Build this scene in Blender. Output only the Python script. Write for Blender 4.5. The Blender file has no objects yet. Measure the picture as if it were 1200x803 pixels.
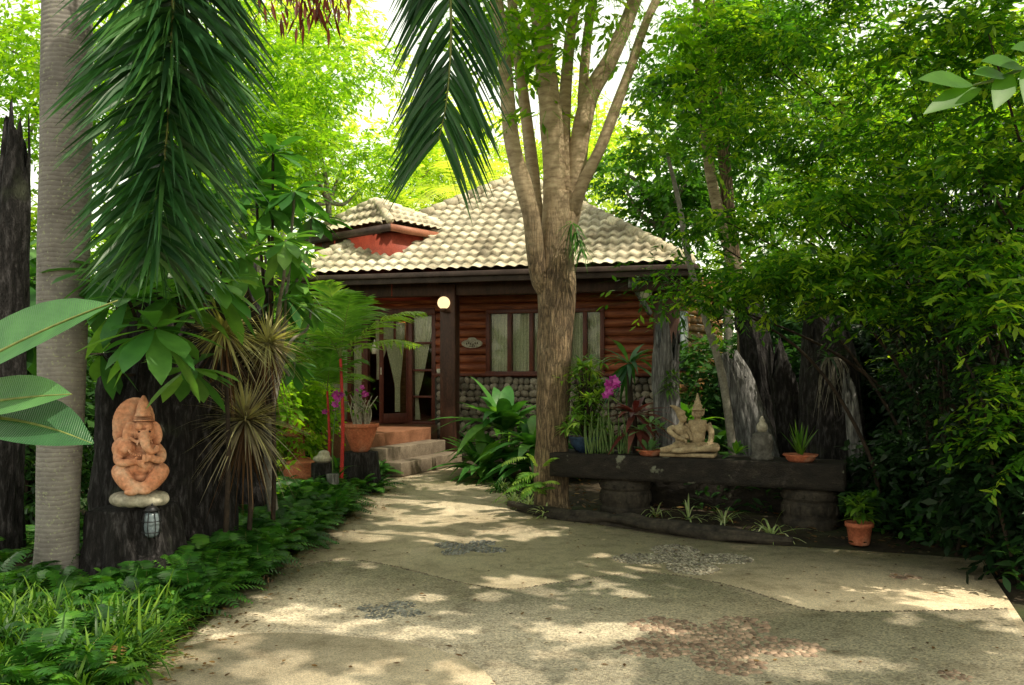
import bpy, math, random
import numpy as np
from mathutils import Vector, noise as mnoise

rng = np.random.default_rng(7)
random.seed(7)
sc = bpy.context.scene
COL = sc.collection
PI = math.pi
HOR, F, CH = 442.0, 1000.0, 1.6


def P(px, py, Y):
    """a point of the place, from its bearing, elevation and distance"""
    return np.array([(px - 600) / F * Y, Y, CH + (HOR - py) / F * Y])


def G(px, py, z=0.0):
    Y = (CH - z) * F / (py - HOR)
    return np.array([(px - 600) / F * Y, Y, z])


def nrm(v):
    v = np.asarray(v, float)
    return v / (np.linalg.norm(v, axis=-1, keepdims=True) + 1e-9)


# ------------------------------------------------------------------ mesh accumulator
class Acc:
    def __init__(s):
        s.v, s.f, s.t, s.n = [], [], [], 0

    def add(s, verts, faces, tint=None):
        verts = np.asarray(verts, float).reshape(-1, 3)
        k = len(verts)
        s.v.append(verts)
        if not isinstance(faces, list):
            faces = [faces]
        for f in faces:
            s.f.append(np.asarray(f, np.int64) + s.n)
        if tint is None:
            tint = np.full(k, 0.5)
        s.t.append(np.broadcast_to(np.asarray(tint, float), (k,)) if np.ndim(tint) == 0 else np.asarray(tint, float))
        s.n += k
        return s


BASE = {}


def link(name, acc, mat, parent=None, smooth=False, origin=None, bevel=0.0):
    me = bpy.data.meshes.new(name)
    V = np.concatenate(acc.v)
    if parent is not None:
        base = BASE[parent.name]
    else:
        base = np.array(origin if origin is not None else (0, 0, 0), float)
    V = V - base
    me.vertices.add(len(V))
    me.vertices.foreach_set('co', V.astype(np.float32).ravel())
    sizes = np.concatenate([np.full(len(f), f.shape[1]) for f in acc.f])
    loops = np.concatenate([f.ravel() for f in acc.f]).astype(np.int32)
    starts = np.concatenate([[0], np.cumsum(sizes)[:-1]]).astype(np.int32)
    me.loops.add(len(loops))
    me.loops.foreach_set('vertex_index', loops)
    me.polygons.add(len(sizes))
    me.polygons.foreach_set('loop_start', starts)
    me.update(calc_edges=True)
    me.validate()
    if smooth:
        me.polygons.foreach_set('use_smooth', np.ones(len(me.polygons), bool))
    at = me.attributes.new('tint', 'FLOAT', 'POINT')
    at.data.foreach_set('value', np.concatenate(acc.t).astype(np.float32))
    me.materials.append(mat)
    o = bpy.data.objects.new(name, me)
    COL.objects.link(o)
    if parent is not None:
        o.parent = parent
    else:
        o.location = base
    BASE[o.name] = base
    if bevel:
        b = o.modifiers.new('bevel', 'BEVEL')
        b.width = bevel
        b.segments = 2
        b.limit_method = 'ANGLE'
    return o


def tag(o, label=None, cat=None, group=None, kind=None):
    if label: o['label'] = label
    if cat: o['category'] = cat
    if group: o['group'] = group
    if kind: o['kind'] = kind
    return o


def thing(name, label, cat, loc, group=None):
    o = bpy.data.objects.new(name, None)
    o.empty_display_size = 0.1
    o.location = tuple(loc)
    COL.objects.link(o)
    BASE[o.name] = np.array(loc, float)
    return tag(o, label, cat, group)


def dup(root, loc, rz=0.0, s=1.0, label=None):
    def cp(o, par):
        c = o.copy()
        COL.objects.link(c)
        if par is not None:
            c.parent = par
        for ch in [x for x in kids if x.parent == o]:
            cp(ch, c)
        return c
    kids = list(root.children_recursive)
    r = cp(root, None)
    r.location = tuple(loc)
    r.rotation_euler = (0, 0, rz)
    r.scale = (s, s, s)
    BASE[r.name] = np.array(loc, float)
    if label: r['label'] = label
    return r


# ------------------------------------------------------------------ shapes
def box(acc, c, size, rz=0.0, tint=0.5, top=1.0):
    x, y, z = np.array(size) / 2
    v = np.array([[-x, -y, -z], [x, -y, -z], [x, y, -z], [-x, y, -z],
                  [-x * top, -y * top, z], [x * top, -y * top, z], [x * top, y * top, z], [-x * top, y * top, z]])
    ca, sa = math.cos(rz), math.sin(rz)
    v = v @ np.array([[ca, sa, 0], [-sa, ca, 0], [0, 0, 1]]) + np.array(c)
    f = np.array([[0, 3, 2, 1], [4, 5, 6, 7], [0, 1, 5, 4], [1, 2, 6, 5], [2, 3, 7, 6], [3, 0, 4, 7]])
    acc.add(v, f, tint)


def prism(acc, pts, z0, z1, tint=0.5):
    """pts: (N,2) outline counter-clockwise"""
    pts = np.asarray(pts, float)
    n = len(pts)
    v = np.concatenate([np.c_[pts, np.full(n, z0)], np.c_[pts, np.full(n, z1)]])
    i = np.arange(n)
    j = (i + 1) % n
    acc.add(v, [np.array([np.arange(n) + n]), np.array([np.arange(n)[::-1]]), np.c_[i, j, j + n, i + n]], tint)


def smooth_path(pts, radii, per=6):
    pts = np.asarray(pts, float)
    radii = np.asarray(radii, float)
    D = np.c_[pts, radii]
    D = np.vstack([2 * D[0] - D[1], D, 2 * D[-1] - D[-2]])
    out = []
    for i in range(1, len(D) - 2):
        for t in np.linspace(0, 1, per, endpoint=False):
            a, b, c, d = D[i - 1], D[i], D[i + 1], D[i + 2]
            out.append(0.5 * ((2 * b) + (-a + c) * t + (2 * a - 5 * b + 4 * c - d) * t * t + (-a + 3 * b - 3 * c + d) * t ** 3))
    out.append(D[-2])
    out = np.array(out)
    return out[:, :3], np.maximum(out[:, 3], 0.001)


def tube(acc, pts, radii, sides=8, per=5, rough=0.0, freq=5.0, ridges=0.0, ridgef=3.0, cap=True, tint=0.5, jag=0.0, seed=0.0):
    p, r = smooth_path(pts, radii, per)
    n = len(p)
    T = nrm(np.gradient(p, axis=0))
    ref = np.array([1.0, 0, 0]) if abs(T[0][0]) < 0.8 else np.array([0, 1.0, 0])
    N = np.zeros_like(p)
    a = nrm(np.cross(T[0], ref))
    for i in range(n):
        a = nrm(a - T[i] * np.dot(a, T[i]))
        N[i] = a
    B = np.cross(T, N)
    th = np.linspace(0, 2 * PI, sides, endpoint=False)
    R = np.repeat(r[:, None], sides, 1)
    s = np.concatenate([[0], np.cumsum(np.linalg.norm(np.diff(p, axis=0), axis=1))])
    if rough or ridges:
        for i in range(n):
            for j in range(sides):
                c_, s_ = math.cos(th[j]), math.sin(th[j])
                k = 0.0
                if rough:
                    k += rough * mnoise.noise(Vector((c_ * 1.5 + seed, s_ * 1.5, s[i] * freq)))
                if ridges:
                    q = mnoise.noise(Vector((c_ * ridgef + seed, s_ * ridgef + seed, s[i] * 0.9)))
                    q2 = mnoise.noise(Vector((c_ * ridgef * 2.6 - seed, s_ * ridgef * 2.6, s[i] * 2.2)))
                    k += ridges * (1 - 2.4 * abs(q)) + ridges * 0.5 * q2
                R[i, j] *= max(0.25, 1 + k)
    V = p[:, None] + (N[:, None] * np.cos(th)[None, :, None] + B[:, None] * np.sin(th)[None, :, None]) * R[..., None]
    if jag:
        for j in range(sides):
            q = 0.5 + 0.9 * mnoise.noise(Vector((math.cos(th[j]) * 1.6 + seed, math.sin(th[j]) * 1.6, seed))) \
                + 0.35 * mnoise.noise(Vector((math.cos(th[j]) * 5 + seed, math.sin(th[j]) * 5, seed)))
            cut = 1 - jag * min(1, max(0, q))
            smax = s[-1] * cut
            for i in range(n):
                if s[i] > smax:
                    V[i, j, 2] -= (s[i] - smax) * 0.95
    i = np.arange(n - 1)[:, None] * sides
    j = np.arange(sides)[None, :]
    j2 = (j + 1) % sides
    f = np.stack([i + j, i + j2, i + sides + j2, i + sides + j], -1).reshape(-1, 4)
    fs = [f]
    V = V.reshape(-1, 3)
    if cap:
        fs += [np.array([np.arange(sides)[::-1]]), np.array([np.arange(sides) + (n - 1) * sides])]
    acc.add(V, fs, tint)


def lathe(acc, c, prof, sides=32, tint=0.5, lobes=0, lobe_a=0.0, lobe_from=0):
    prof = np.asarray(prof, float)
    th = np.linspace(0, 2 * PI, sides, endpoint=False)
    n = len(prof)
    V = np.zeros((n, sides, 3))
    for k in range(n):
        rr = prof[k, 0] * np.ones(sides)
        if lobes and k >= lobe_from:
            rr = rr * (1 + lobe_a * np.cos(th * lobes))
        V[k, :, 0] = rr * np.cos(th)
        V[k, :, 1] = rr * np.sin(th)
        V[k, :, 2] = prof[k, 1]
    i = np.arange(n - 1)[:, None] * sides
    j = np.arange(sides)[None, :]
    j2 = (j + 1) % sides
    f = np.stack([i + j, i + j2, i + sides + j2, i + sides + j], -1).reshape(-1, 4)
    acc.add(V.reshape(-1, 3) + np.array(c), [f, np.array([np.arange(sides)[::-1]]), np.array([np.arange(sides) + (n - 1) * sides])], tint)


def ellipsoid(acc, c, r, rot=None, nu=14, nv=9, tint=0.5):
    u = np.linspace(0, 2 * PI, nu, endpoint=False)
    v = np.linspace(0.0, PI, nv)[1:-1]
    V = [[0, 0, 1]] + [[math.sin(b) * math.cos(a), math.sin(b) * math.sin(a), math.cos(b)] for b in v for a in u] + [[0, 0, -1]]
    V = np.array(V) * np.array(r)
    if rot is not None:
        V = V @ np.array(rot).T
    m = len(v)
    q = []
    for k in range(m - 1):
        for a in range(nu):
            q.append([1 + k * nu + a, 1 + (k + 1) * nu + a, 1 + (k + 1) * nu + (a + 1) % nu, 1 + k * nu + (a + 1) % nu])
    t = []
    for a in range(nu):
        t.append([0, 1 + a, 1 + (a + 1) % nu])
        t.append([len(V) - 1, 1 + (m - 1) * nu + (a + 1) % nu, 1 + (m - 1) * nu + a])
    acc.add(V + np.array(c), [np.array(q), np.array(t)], tint)


def rotm(ax, ay, az):
    cx, sx, cy, sy, cz, sz = math.cos(ax), math.sin(ax), math.cos(ay), math.sin(ay), math.cos(az), math.sin(az)
    X = np.array([[1, 0, 0], [0, cx, -sx], [0, sx, cx]])
    Y = np.array([[cy, 0, sy], [0, 1, 0], [-sy, 0, cy]])
    Z = np.array([[cz, -sz, 0], [sz, cz, 0], [0, 0, 1]])
    return Z @ Y @ X


DOWN = np.array([0, 0, -1.0])


def arr(x, n):
    return np.broadcast_to(np.asarray(x, float), (n,))


def blades(acc, base, d, side, L, W, droop=0.0, prof=(0.25, 1, 0.75, 0.03), fold=0.0, tint=0.5, twist=0.0):
    base = np.atleast_2d(base); n = len(base)
    d = nrm(np.broadcast_to(d, (n, 3)))
    side = np.broadcast_to(side, (n, 3))
    side = nrm(side - d * np.sum(side * d, 1, keepdims=True))
    L, W, droop, tint = arr(L, n), arr(W, n), arr(droop, n), arr(tint, n)
    prof = np.asarray(prof, float)
    K = len(prof)
    t = np.linspace(0, 1, K)
    c = base[:, None] + d[:, None] * (L[:, None] * t)[..., None] + DOWN * ((droop * L)[:, None] * t ** 2)[..., None]
    w = (W[:, None] * prof[None] * 0.5)[..., None]
    up = np.cross(side, d)
    if fold:
        A = np.stack([c - side[:, None] * w + up[:, None] * w * fold, c, c + side[:, None] * w + up[:, None] * w * fold], 2)
        m = 3
    else:
        A = np.stack([c - side[:, None] * w, c + side[:, None] * w], 2)
        m = 2
    o = (np.arange(n) * K * m)[:, None, None]
    k = (np.arange(K - 1) * m)[None, :, None]
    q = np.arange(m - 1)[None, None, :]
    b0 = o + k + q
    f = np.stack([b0, b0 + 1, b0 + m + 1, b0 + m], -1).reshape(-1, 4)
    acc.add(A.reshape(-1, 3), f, np.repeat(tint, K * m))


def rnd_dirs(n, zmin=-1, zmax=1):
    z = rng.uniform(zmin, zmax, n)
    a = rng.uniform(0, 2 * PI, n)
    r = np.sqrt(np.maximum(0, 1 - z * z))
    return np.c_[r * np.cos(a), r * np.sin(a), z]


UP = np.array([0, 0, 1.0])


def hside(d):
    s = np.cross(d, UP)
    bad = np.linalg.norm(s, axis=-1) < 0.05
    s[bad] = [1, 0, 0]
    return nrm(s)


SPOTS = []  # ground patches meant to be sunlit; crown leaves above them are removed
for (px_, py_, rx_, ry_) in [(475, 583, 55, 10), (540, 592, 40, 9), (575, 604, 45, 10), (500, 609, 60, 8), (450, 600, 25, 7), (612, 624, 52, 9), (430, 628, 42, 7), (505, 629, 30, 6), (545, 634, 40, 4), (400, 656, 12, 3), (430, 664, 16, 3), (600, 687, 48, 12),
                             (687, 743, 58, 17), (413, 733, 32, 9), (480, 742, 62, 7), (947, 778, 85, 19), (967, 740, 42, 7), (1093, 661, 52, 7), (1027, 662, 30, 5), (1127, 700, 46, 7), (867, 641, 12, 3),
                             (345, 720, 52, 10), (280, 750, 30, 9), (310, 776, 46, 15), (380, 797, 55, 13), (465, 771, 17, 5), (525, 781, 17, 6), (305, 701, 11, 3), (495, 701, 22, 5), (575, 700, 20, 4), (735, 697, 18, 3),
                             (640, 770, 14, 4), (600, 790, 30, 7), (780, 735, 40, 8), (1170, 735, 20, 5), (1060, 730, 16, 4), (1010, 690, 14, 3), (930, 700, 12, 3), (450, 560, 40, 4), (520, 570, 60, 5), (700, 650, 10, 2), (660, 710, 12, 4), (230, 620, 30, 8), (90, 740, 40, 10), (150, 690, 20, 8), (330, 590, 30, 6), (180, 770, 30, 10), (-40, 700, 40, 20)]:
    g0 = G(px_, py_); ya, yb = CH * F / (py_ - ry_ - HOR), CH * F / (py_ + ry_ - HOR)
    SPOTS.append((g0[0], (ya + yb) / 2, rx_ / F * g0[1] + 0.05, (ya - yb) / 2 + 0.05))
SUNV = nrm(np.array([0.42, -0.30, 0.86]))


def sunfleck(p):
    """crown leaves cut away so that sun falls on the chosen ground spots"""
    g = p - SUNV * (p[:, 2] / SUNV[2])[:, None]
    out = np.zeros(len(p), bool)
    wob = 0.3 * np.sin(g[:, 0] * 17 + 2.5 * np.sin(g[:, 1] * 11)) + 0.25 * np.sin(g[:, 0] * 9 + 2 * np.sin(g[:, 1] * 7)) + 0.2 * np.sin(g[:, 1] * 13 + g[:, 0] * 5) + 0.15 * np.sin(g[:, 0] * 27 - g[:, 1] * 19)
    for cx_, cy_, rx_, ry_ in SPOTS:
        out |= ((g[:, 0] - cx_) / rx_) ** 2 + ((g[:, 1] - cy_) / ry_) ** 2 < 1 + wob
    out |= np.sin(g[:, 0] * 8.3 + 3 * np.sin(g[:, 1] * 2.1)) * np.sin(g[:, 1] * 7.1 + 2.2 * np.sin(g[:, 0] * 2.7)) > 0.93
    return out & (p[:, 2] > 2.2)


def sprays(acc, c, d, n_leaf, twigL, leafL, leafW, droop=0.25, jit=0.35, prof=(0.3, 1, 0.03), fold=0.0, tint=None, twig=True, tilt=0.5):
    """twigs of alternate leaves"""
    N = len(c)
    d = nrm(d)
    sd = hside(d + rng.normal(0, 0.15, (N, 3)))
    L = twigL * rng.uniform(0.6, 1.25, N)
    t = (np.arange(n_leaf) + 0.7) / n_leaf
    pos = c[:, None] + d[:, None] * (L[:, None] * t)[..., None] + DOWN * ((droop * L)[:, None] * t ** 2)[..., None]
    sgn = np.where(np.arange(n_leaf) % 2 == 0, 1.0, -1.0)
    ld = sd[:, None] * sgn[None, :, None] * 0.85 + d[:, None] * 0.6 + DOWN * 0.22 + rng.normal(0, jit, (N, n_leaf, 3))
    ld = nrm(ld).reshape(-1, 3)
    nn = nrm(UP * 1.0 + rng.normal(0, tilt, (len(ld), 3)))
    s = np.cross(ld, nn)
    ll = leafL * rng.uniform(0.65, 1.2, len(ld))
    if tint is None:
        tint = np.repeat(rng.uniform(0, 1, N), n_leaf) * 0.6 + rng.uniform(0, 0.4, len(ld))
    else:
        tint = np.clip(np.repeat(tint, n_leaf) + rng.normal(0, 0.13, len(ld)), 0, 1)
    pos = pos.reshape(-1, 3)
    k = ~sunfleck(pos + ld * (ll * 0.5)[:, None])
    blades(acc, pos[k], ld[k], s[k], ll[k], (leafW * ll / leafL)[k], 0.15, prof, fold, tint[k])
    if twig:
        blades(acc, c, d, sd, L, 0.006, droop, (1, 1, 0.6), 0, 0.0)


def clump_pts(clumps, N, shell=0.55):
    """positions through the volume of several ellipsoidal clumps, and outward directions"""
    clumps = np.array(clumps, float)          # x y z rx ry rz
    w = clumps[:, 3] * clumps[:, 4] * clumps[:, 5]
    w = w ** 0.8
    idx = rng.choice(len(clumps), N, p=w / w.sum())
    dr = rnd_dirs(N)
    r = rng.uniform(shell, 1, N) ** 0.7
    c = clumps[idx, :3] + dr * r[:, None] * clumps[idx, 3:6]
    ct = rng.uniform(0, 1, len(clumps))[idx]
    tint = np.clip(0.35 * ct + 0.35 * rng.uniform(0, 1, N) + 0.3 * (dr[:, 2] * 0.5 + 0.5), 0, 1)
    out = nrm(dr * [1, 1, 0.45] + rng.normal(0, 0.35, (N, 3)))
    return c, out, tint


def sub_clumps(center, R, n, r, seed_flat=1.0):
    """break one big crown ellipsoid into n uneven lumps"""
    d = rnd_dirs(n)
    k = rng.uniform(0.35, 0.95, n)[:, None]
    c = np.array(center) + d * k * np.array(R)
    rr = rng.uniform(0.6, 1.3, n)[:, None] * np.array([r, r, r * 0.7 * seed_flat])
    return np.c_[c, rr]


def pinnate(acc, rac, base, d, L, droop, M, lf, lw, ang=0.55, ldroop=0.3, tint=0.5, t0=0.12, prof=(0.5, 1, 0.6, 0.03), env=None, jit=0.06, lift=0.0, rw=0.012, side=None):
    """fronds: arching rachis with rows of leaflets. rac: accumulator of the rachis"""
    base = np.atleast_2d(base); n = len(base)
    d = nrm(np.broadcast_to(d, (n, 3)))
    L, droop, tint = arr(L, n), arr(droop, n), arr(tint, n)
    sd = hside(d.copy()) if side is None else nrm(np.broadcast_to(side, (n, 3)))
    t = t0 + (1 - t0) * (np.arange(M) + 0.5) / M
    c = base[:, None] + d[:, None] * (L[:, None] * t)[..., None] + DOWN * ((droop * L)[:, None] * t ** 2)[..., None]
    tg = nrm(d[:, None] + DOWN * (2 * droop[:, None] * t)[..., None])
    if env is None:
        e = np.sin(PI * (0.12 + 0.86 * t)) ** 0.7
    else:
        e = env(t)
    for sg in (1, -1):
        ld = tg * math.sin(ang) + sd[:, None] * sg * math.cos(ang) + UP * lift + rng.normal(0, jit, (n, M, 3))
        ld = nrm(ld).reshape(-1, 3)
        sv = tg.reshape(-1, 3)
        ll = (arr(lf, n)[:, None] * e[None] * rng.uniform(0.88, 1.1, (n, M))).ravel()
        blades(acc, c.reshape(-1, 3), ld, sv, ll, lw, ldroop, prof, 0, np.clip(np.repeat(tint, M) + rng.normal(0, 0.1, n * M), 0, 1))
    K = 7
    blades(rac, base, d, sd, L, rw, droop, np.linspace(1, 0.25, K), 0, 0.15)


# ------------------------------------------------------------------ materials
def new_mat(name):
    m = bpy.data.materials.new(name)
    m.use_nodes = True
    nt = m.node_tree
    for n in list(nt.nodes):
        nt.nodes.remove(n)
    out = nt.nodes.new('ShaderNodeOutputMaterial')
    return m, nt, out


def lk(nt, a, b):
    nt.links.new(a, b)


def ramp(nt, fac, stops):
    r = nt.nodes.new('ShaderNodeValToRGB')
    cr = r.color_ramp
    while len(cr.elements) > 1:
        cr.elements.remove(cr.elements[-1])
    cr.elements[0].position = stops[0][0]
    cr.elements[0].color = (*stops[0][1], 1)
    for p_, c_ in stops[1:]:
        e = cr.elements.new(p_)
        e.color = (*c_, 1)
    lk(nt, fac, r.inputs[0])
    return r.outputs[0]


def tex(nt, kind, scale, coord=None, **kw):
    n = nt.nodes.new(kind)
    n.inputs['Scale'].default_value = scale
    for k, v in kw.items():
        if k in n.inputs:
            n.inputs[k].default_value = v
        else:
            setattr(n, k, v)
    if coord is not None:
        lk(nt, coord, n.inputs['Vector'])
    return n


def coords(nt, scale=(1, 1, 1), obj=True):
    c = nt.nodes.new('ShaderNodeTexCoord')
    m = nt.nodes.new('ShaderNodeMapping')
    m.inputs['Scale'].default_value = scale
    lk(nt, c.outputs['Object'], m.inputs['Vector'])
    return m.outputs[0]


def mixc(nt, a, b, fac, mode='MIX'):
    m = nt.nodes.new('ShaderNodeMix')
    m.data_type = 'RGBA'
    m.blend_type = mode
    for s_, v in ((m.inputs[6], a), (m.inputs[7], b), (m.inputs[0], fac)):
        if isinstance(v, (tuple, list)):
            s_.default_value = (*v, 1)
        elif isinstance(v, (int, float)):
            s_.default_value = v
        else:
            lk(nt, v, s_)
    return m.outputs[2]


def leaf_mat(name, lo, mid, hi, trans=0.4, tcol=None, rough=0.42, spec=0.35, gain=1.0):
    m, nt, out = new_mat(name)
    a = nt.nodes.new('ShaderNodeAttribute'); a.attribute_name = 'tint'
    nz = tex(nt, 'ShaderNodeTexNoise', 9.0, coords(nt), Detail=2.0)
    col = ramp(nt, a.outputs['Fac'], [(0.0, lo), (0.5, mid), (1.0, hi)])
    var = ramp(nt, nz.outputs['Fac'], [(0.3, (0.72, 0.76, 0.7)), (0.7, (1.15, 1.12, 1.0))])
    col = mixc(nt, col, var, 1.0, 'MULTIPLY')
    b = nt.nodes.new('ShaderNodeBsdfPrincipled')
    lk(nt, col, b.inputs['Base Color'])
    b.inputs['Roughness'].default_value = rough
    b.inputs['Specular IOR Level'].default_value = spec
    t = nt.nodes.new('ShaderNodeBsdfTranslucent')
    tc = mixc(nt, col, tcol or (1.7 * gain, 1.75 * gain, 0.55), 1.0, 'MULTIPLY')
    lk(nt, tc, t.inputs['Color'])
    x = nt.nodes.new('ShaderNodeMixShader')
    x.inputs[0].default_value = trans
    lk(nt, b.outputs[0], x.inputs[1]); lk(nt, t.outputs[0], x.inputs[2])
    lk(nt, x.outputs[0], out.inputs['Surface'])
    return m


def rough_mat(name, stops, scale=6.0, stretch=(1, 1, 1), detail=8.0, rough=0.8, bump=0.3, bdist=0.02, spec=0.3, fine=40.0, tint=0.0, extra=None, metal=0.0):
    m, nt, out = new_mat(name)
    co = coords(nt, stretch)
    n1 = tex(nt, 'ShaderNodeTexNoise', scale, co, Detail=detail, Roughness=0.62)
    col = ramp(nt, n1.outputs['Fac'], stops)
    n2 = tex(nt, 'ShaderNodeTexNoise', fine, co, Detail=4.0)
    v = ramp(nt, n2.outputs['Fac'], [(0.3, (0.6, 0.6, 0.6)), (0.7, (1.25, 1.25, 1.25))])
    col = mixc(nt, col, v, 0.7, 'MULTIPLY')
    if tint:
        a = nt.nodes.new('ShaderNodeAttribute'); a.attribute_name = 'tint'
        tv = ramp(nt, a.outputs['Fac'], [(0, (1 - tint,) * 3), (1, (1 + tint,) * 3)])
        col = mixc(nt, col, tv, 1.0, 'MULTIPLY')
    if extra:
        n3 = tex(nt, 'ShaderNodeTexNoise', extra[0], coords(nt), Detail=5.0)
        fac = ramp(nt, n3.outputs['Fac'], [(extra[1], (0, 0, 0)), (extra[1] + extra[3], (1, 1, 1))])
        col = mixc(nt, col, extra[2], fac)
    b = nt.nodes.new('ShaderNodeBsdfPrincipled')
    lk(nt, col, b.inputs['Base Color'])
    b.inputs['Roughness'].default_value = rough
    b.inputs['Metallic'].default_value = metal
    b.inputs['Specular IOR Level'].default_value = spec
    if bump:
        ad = nt.nodes.new('ShaderNodeMath'); ad.operation = 'ADD'
        lk(nt, n1.outputs['Fac'], ad.inputs[0])
        ml = nt.nodes.new('ShaderNodeMath'); ml.operation = 'MULTIPLY'; ml.inputs[1].default_value = 0.4
        lk(nt, n2.outputs['Fac'], ml.inputs[0]); lk(nt, ml.outputs[0], ad.inputs[1])
        bp = nt.nodes.new('ShaderNodeBump')
        bp.inputs['Strength'].default_value = bump
        bp.inputs['Distance'].default_value = bdist
        lk(nt, ad.outputs[0], bp.inputs['Height'])
        lk(nt, bp.outputs[0], b.inputs['Normal'])
    lk(nt, b.outputs[0], out.inputs['Surface'])
    return m


def add_crease_shade(m, dark=0.28):  # darkens creases in the base colour, as contact shade would
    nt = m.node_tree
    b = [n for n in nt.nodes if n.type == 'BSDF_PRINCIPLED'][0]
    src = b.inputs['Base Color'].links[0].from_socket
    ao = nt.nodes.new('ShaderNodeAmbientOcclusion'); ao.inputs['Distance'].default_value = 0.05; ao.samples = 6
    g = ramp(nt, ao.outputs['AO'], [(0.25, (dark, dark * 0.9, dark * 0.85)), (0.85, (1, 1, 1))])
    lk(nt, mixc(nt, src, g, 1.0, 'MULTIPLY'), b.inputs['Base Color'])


def emit_mat(name, col, s):
    m, nt, out = new_mat(name)
    e = nt.nodes.new('ShaderNodeEmission')
    n = tex(nt, 'ShaderNodeTexNoise', 8.0, coords(nt))
    c = mixc(nt, ramp(nt, n.outputs['Fac'], [(0.3, tuple(x * 0.85 for x in col)), (0.7, col)]), (1, 1, 1), 0.0)
    lk(nt, c, e.inputs[0])
    e.inputs[1].default_value = s
    lk(nt, e.outputs[0], out.inputs['Surface'])
    return m


def glass_mat(name):
    m, nt, out = new_mat(name)
    g = nt.nodes.new('ShaderNodeBsdfGlossy'); g.inputs['Roughness'].default_value = 0.03
    t = nt.nodes.new('ShaderNodeBsdfTransparent')
    n = tex(nt, 'ShaderNodeTexNoise', 2.0, coords(nt))
    c = ramp(nt, n.outputs['Fac'], [(0.3, (0.86, 0.9, 0.86)), (0.7, (0.93, 0.95, 0.92))])
    lk(nt, c, t.inputs[0])
    fr = nt.nodes.new('ShaderNodeFresnel'); fr.inputs[0].default_value = 1.5
    x = nt.nodes.new('ShaderNodeMixShader')
    lk(nt, fr.outputs[0], x.inputs[0]); lk(nt, t.outputs[0], x.inputs[1]); lk(nt, g.outputs[0], x.inputs[2])
    lk(nt, x.outputs[0], out.inputs['Surface'])
    return m


def ring_bark(name, c1, c2, ringscale=9.0):
    m, nt, out = new_mat(name)
    co = coords(nt)
    w = tex(nt, 'ShaderNodeTexWave', ringscale, co, bands_direction='Z', Distortion=3.2, Detail=5.0)
    w.inputs['Detail Scale'].default_value = 1.2
    n = tex(nt, 'ShaderNodeTexNoise', 3.5, co, Detail=9.0, Roughness=0.7)
    base = ramp(nt, n.outputs['Fac'], [(0.3, c1), (0.7, c2)])
    dark = ramp(nt, w.outputs['Fac'], [(0.0, (0.5, 0.42, 0.36)), (0.12, (1, 1, 1)), (1.0, (1.04, 1.02, 1.0))])
    nf = tex(nt, 'ShaderNodeTexNoise', 5.0, co, Detail=4.0)
    ff = ramp(nt, nf.outputs['Fac'], [(0.35, (0.15, 0.15, 0.15)), (0.65, (0.8, 0.8, 0.8))])
    col = mixc(nt, base, dark, ff, 'MULTIPLY')
    n2 = tex(nt, 'ShaderNodeTexNoise', 45.0, co, Detail=3.0)
    sp = ramp(nt, n2.outputs['Fac'], [(0.6, (0, 0, 0)), (0.68, (1, 1, 1))])
    col = mixc(nt, col, (0.3, 0.31, 0.2), sp)
    b = nt.nodes.new('ShaderNodeBsdfPrincipled')
    lk(nt, col, b.inputs['Base Color'])
    b.inputs['Roughness'].default_value = 0.85
    bp = nt.nodes.new('ShaderNodeBump'); bp.inputs['Strength'].default_value = 0.25; bp.inputs['Distance'].default_value = 0.008
    lk(nt, w.outputs['Fac'], bp.inputs['Height']); lk(nt, bp.outputs[0], b.inputs['Normal'])
    lk(nt, b.outputs[0], out.inputs['Surface'])
    return m


M = {}
M['leaf_mid'] = leaf_mat('leaf mid', (0.025, 0.085, 0.015), (0.06, 0.18, 0.025), (0.17, 0.33, 0.04), 0.5, gain=1.15)
M['leaf_thick'] = leaf_mat('leaf thicket', (0.016, 0.06, 0.01), (0.075, 0.21, 0.02), (0.42, 0.56, 0.06), 0.55, gain=1.25)
M['leaf_dark'] = leaf_mat('leaf dark', (0.012, 0.04, 0.012), (0.028, 0.09, 0.02), (0.08, 0.19, 0.035), 0.35)
M['leaf_shade'] = leaf_mat('leaf shade', (0.006, 0.018, 0.007), (0.012, 0.036, 0.012), (0.025, 0.07, 0.018), 0.25)  # leaf colour darkened to stand for deep shade
M['leaf_bright'] = leaf_mat('leaf bright', (0.07, 0.18, 0.015), (0.2, 0.36, 0.03), (0.42, 0.52, 0.06), 0.6, gain=1.25)
M['leaf_far'] = leaf_mat('leaf far', (0.3, 0.42, 0.08), (0.5, 0.6, 0.14), (0.7, 0.74, 0.24), 0.6, gain=1.1)  # distant haze put into a paler, yellower leaf colour
M['palm_leaf'] = leaf_mat('palm leaf', (0.014, 0.055, 0.022), (0.03, 0.11, 0.035), (0.09, 0.22, 0.06), 0.3, rough=0.4, spec=0.5)
M['palm_bright'] = leaf_mat('palm bright', (0.06, 0.16, 0.03), (0.14, 0.3, 0.05), (0.3, 0.42, 0.08), 0.45)
M['broad'] = leaf_mat('broad leaf', (0.03, 0.11, 0.03), (0.07, 0.22, 0.05), (0.2, 0.4, 0.09), 0.35, rough=0.35, spec=0.5)
M['broad_pale'] = leaf_mat('broad pale', (0.09, 0.22, 0.09), (0.15, 0.31, 0.13), (0.25, 0.42, 0.2), 0.3, rough=0.4)
M['fern'] = leaf_mat('fern', (0.018, 0.07, 0.012), (0.045, 0.16, 0.022), (0.13, 0.32, 0.04), 0.35)
M['grass'] = leaf_mat('grass', (0.025, 0.08, 0.012), (0.065, 0.17, 0.02), (0.2, 0.34, 0.04), 0.35)
M['variegated'] = leaf_mat('variegated', (0.18, 0.32, 0.08), (0.45, 0.55, 0.25), (0.78, 0.8, 0.55), 0.3)
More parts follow.
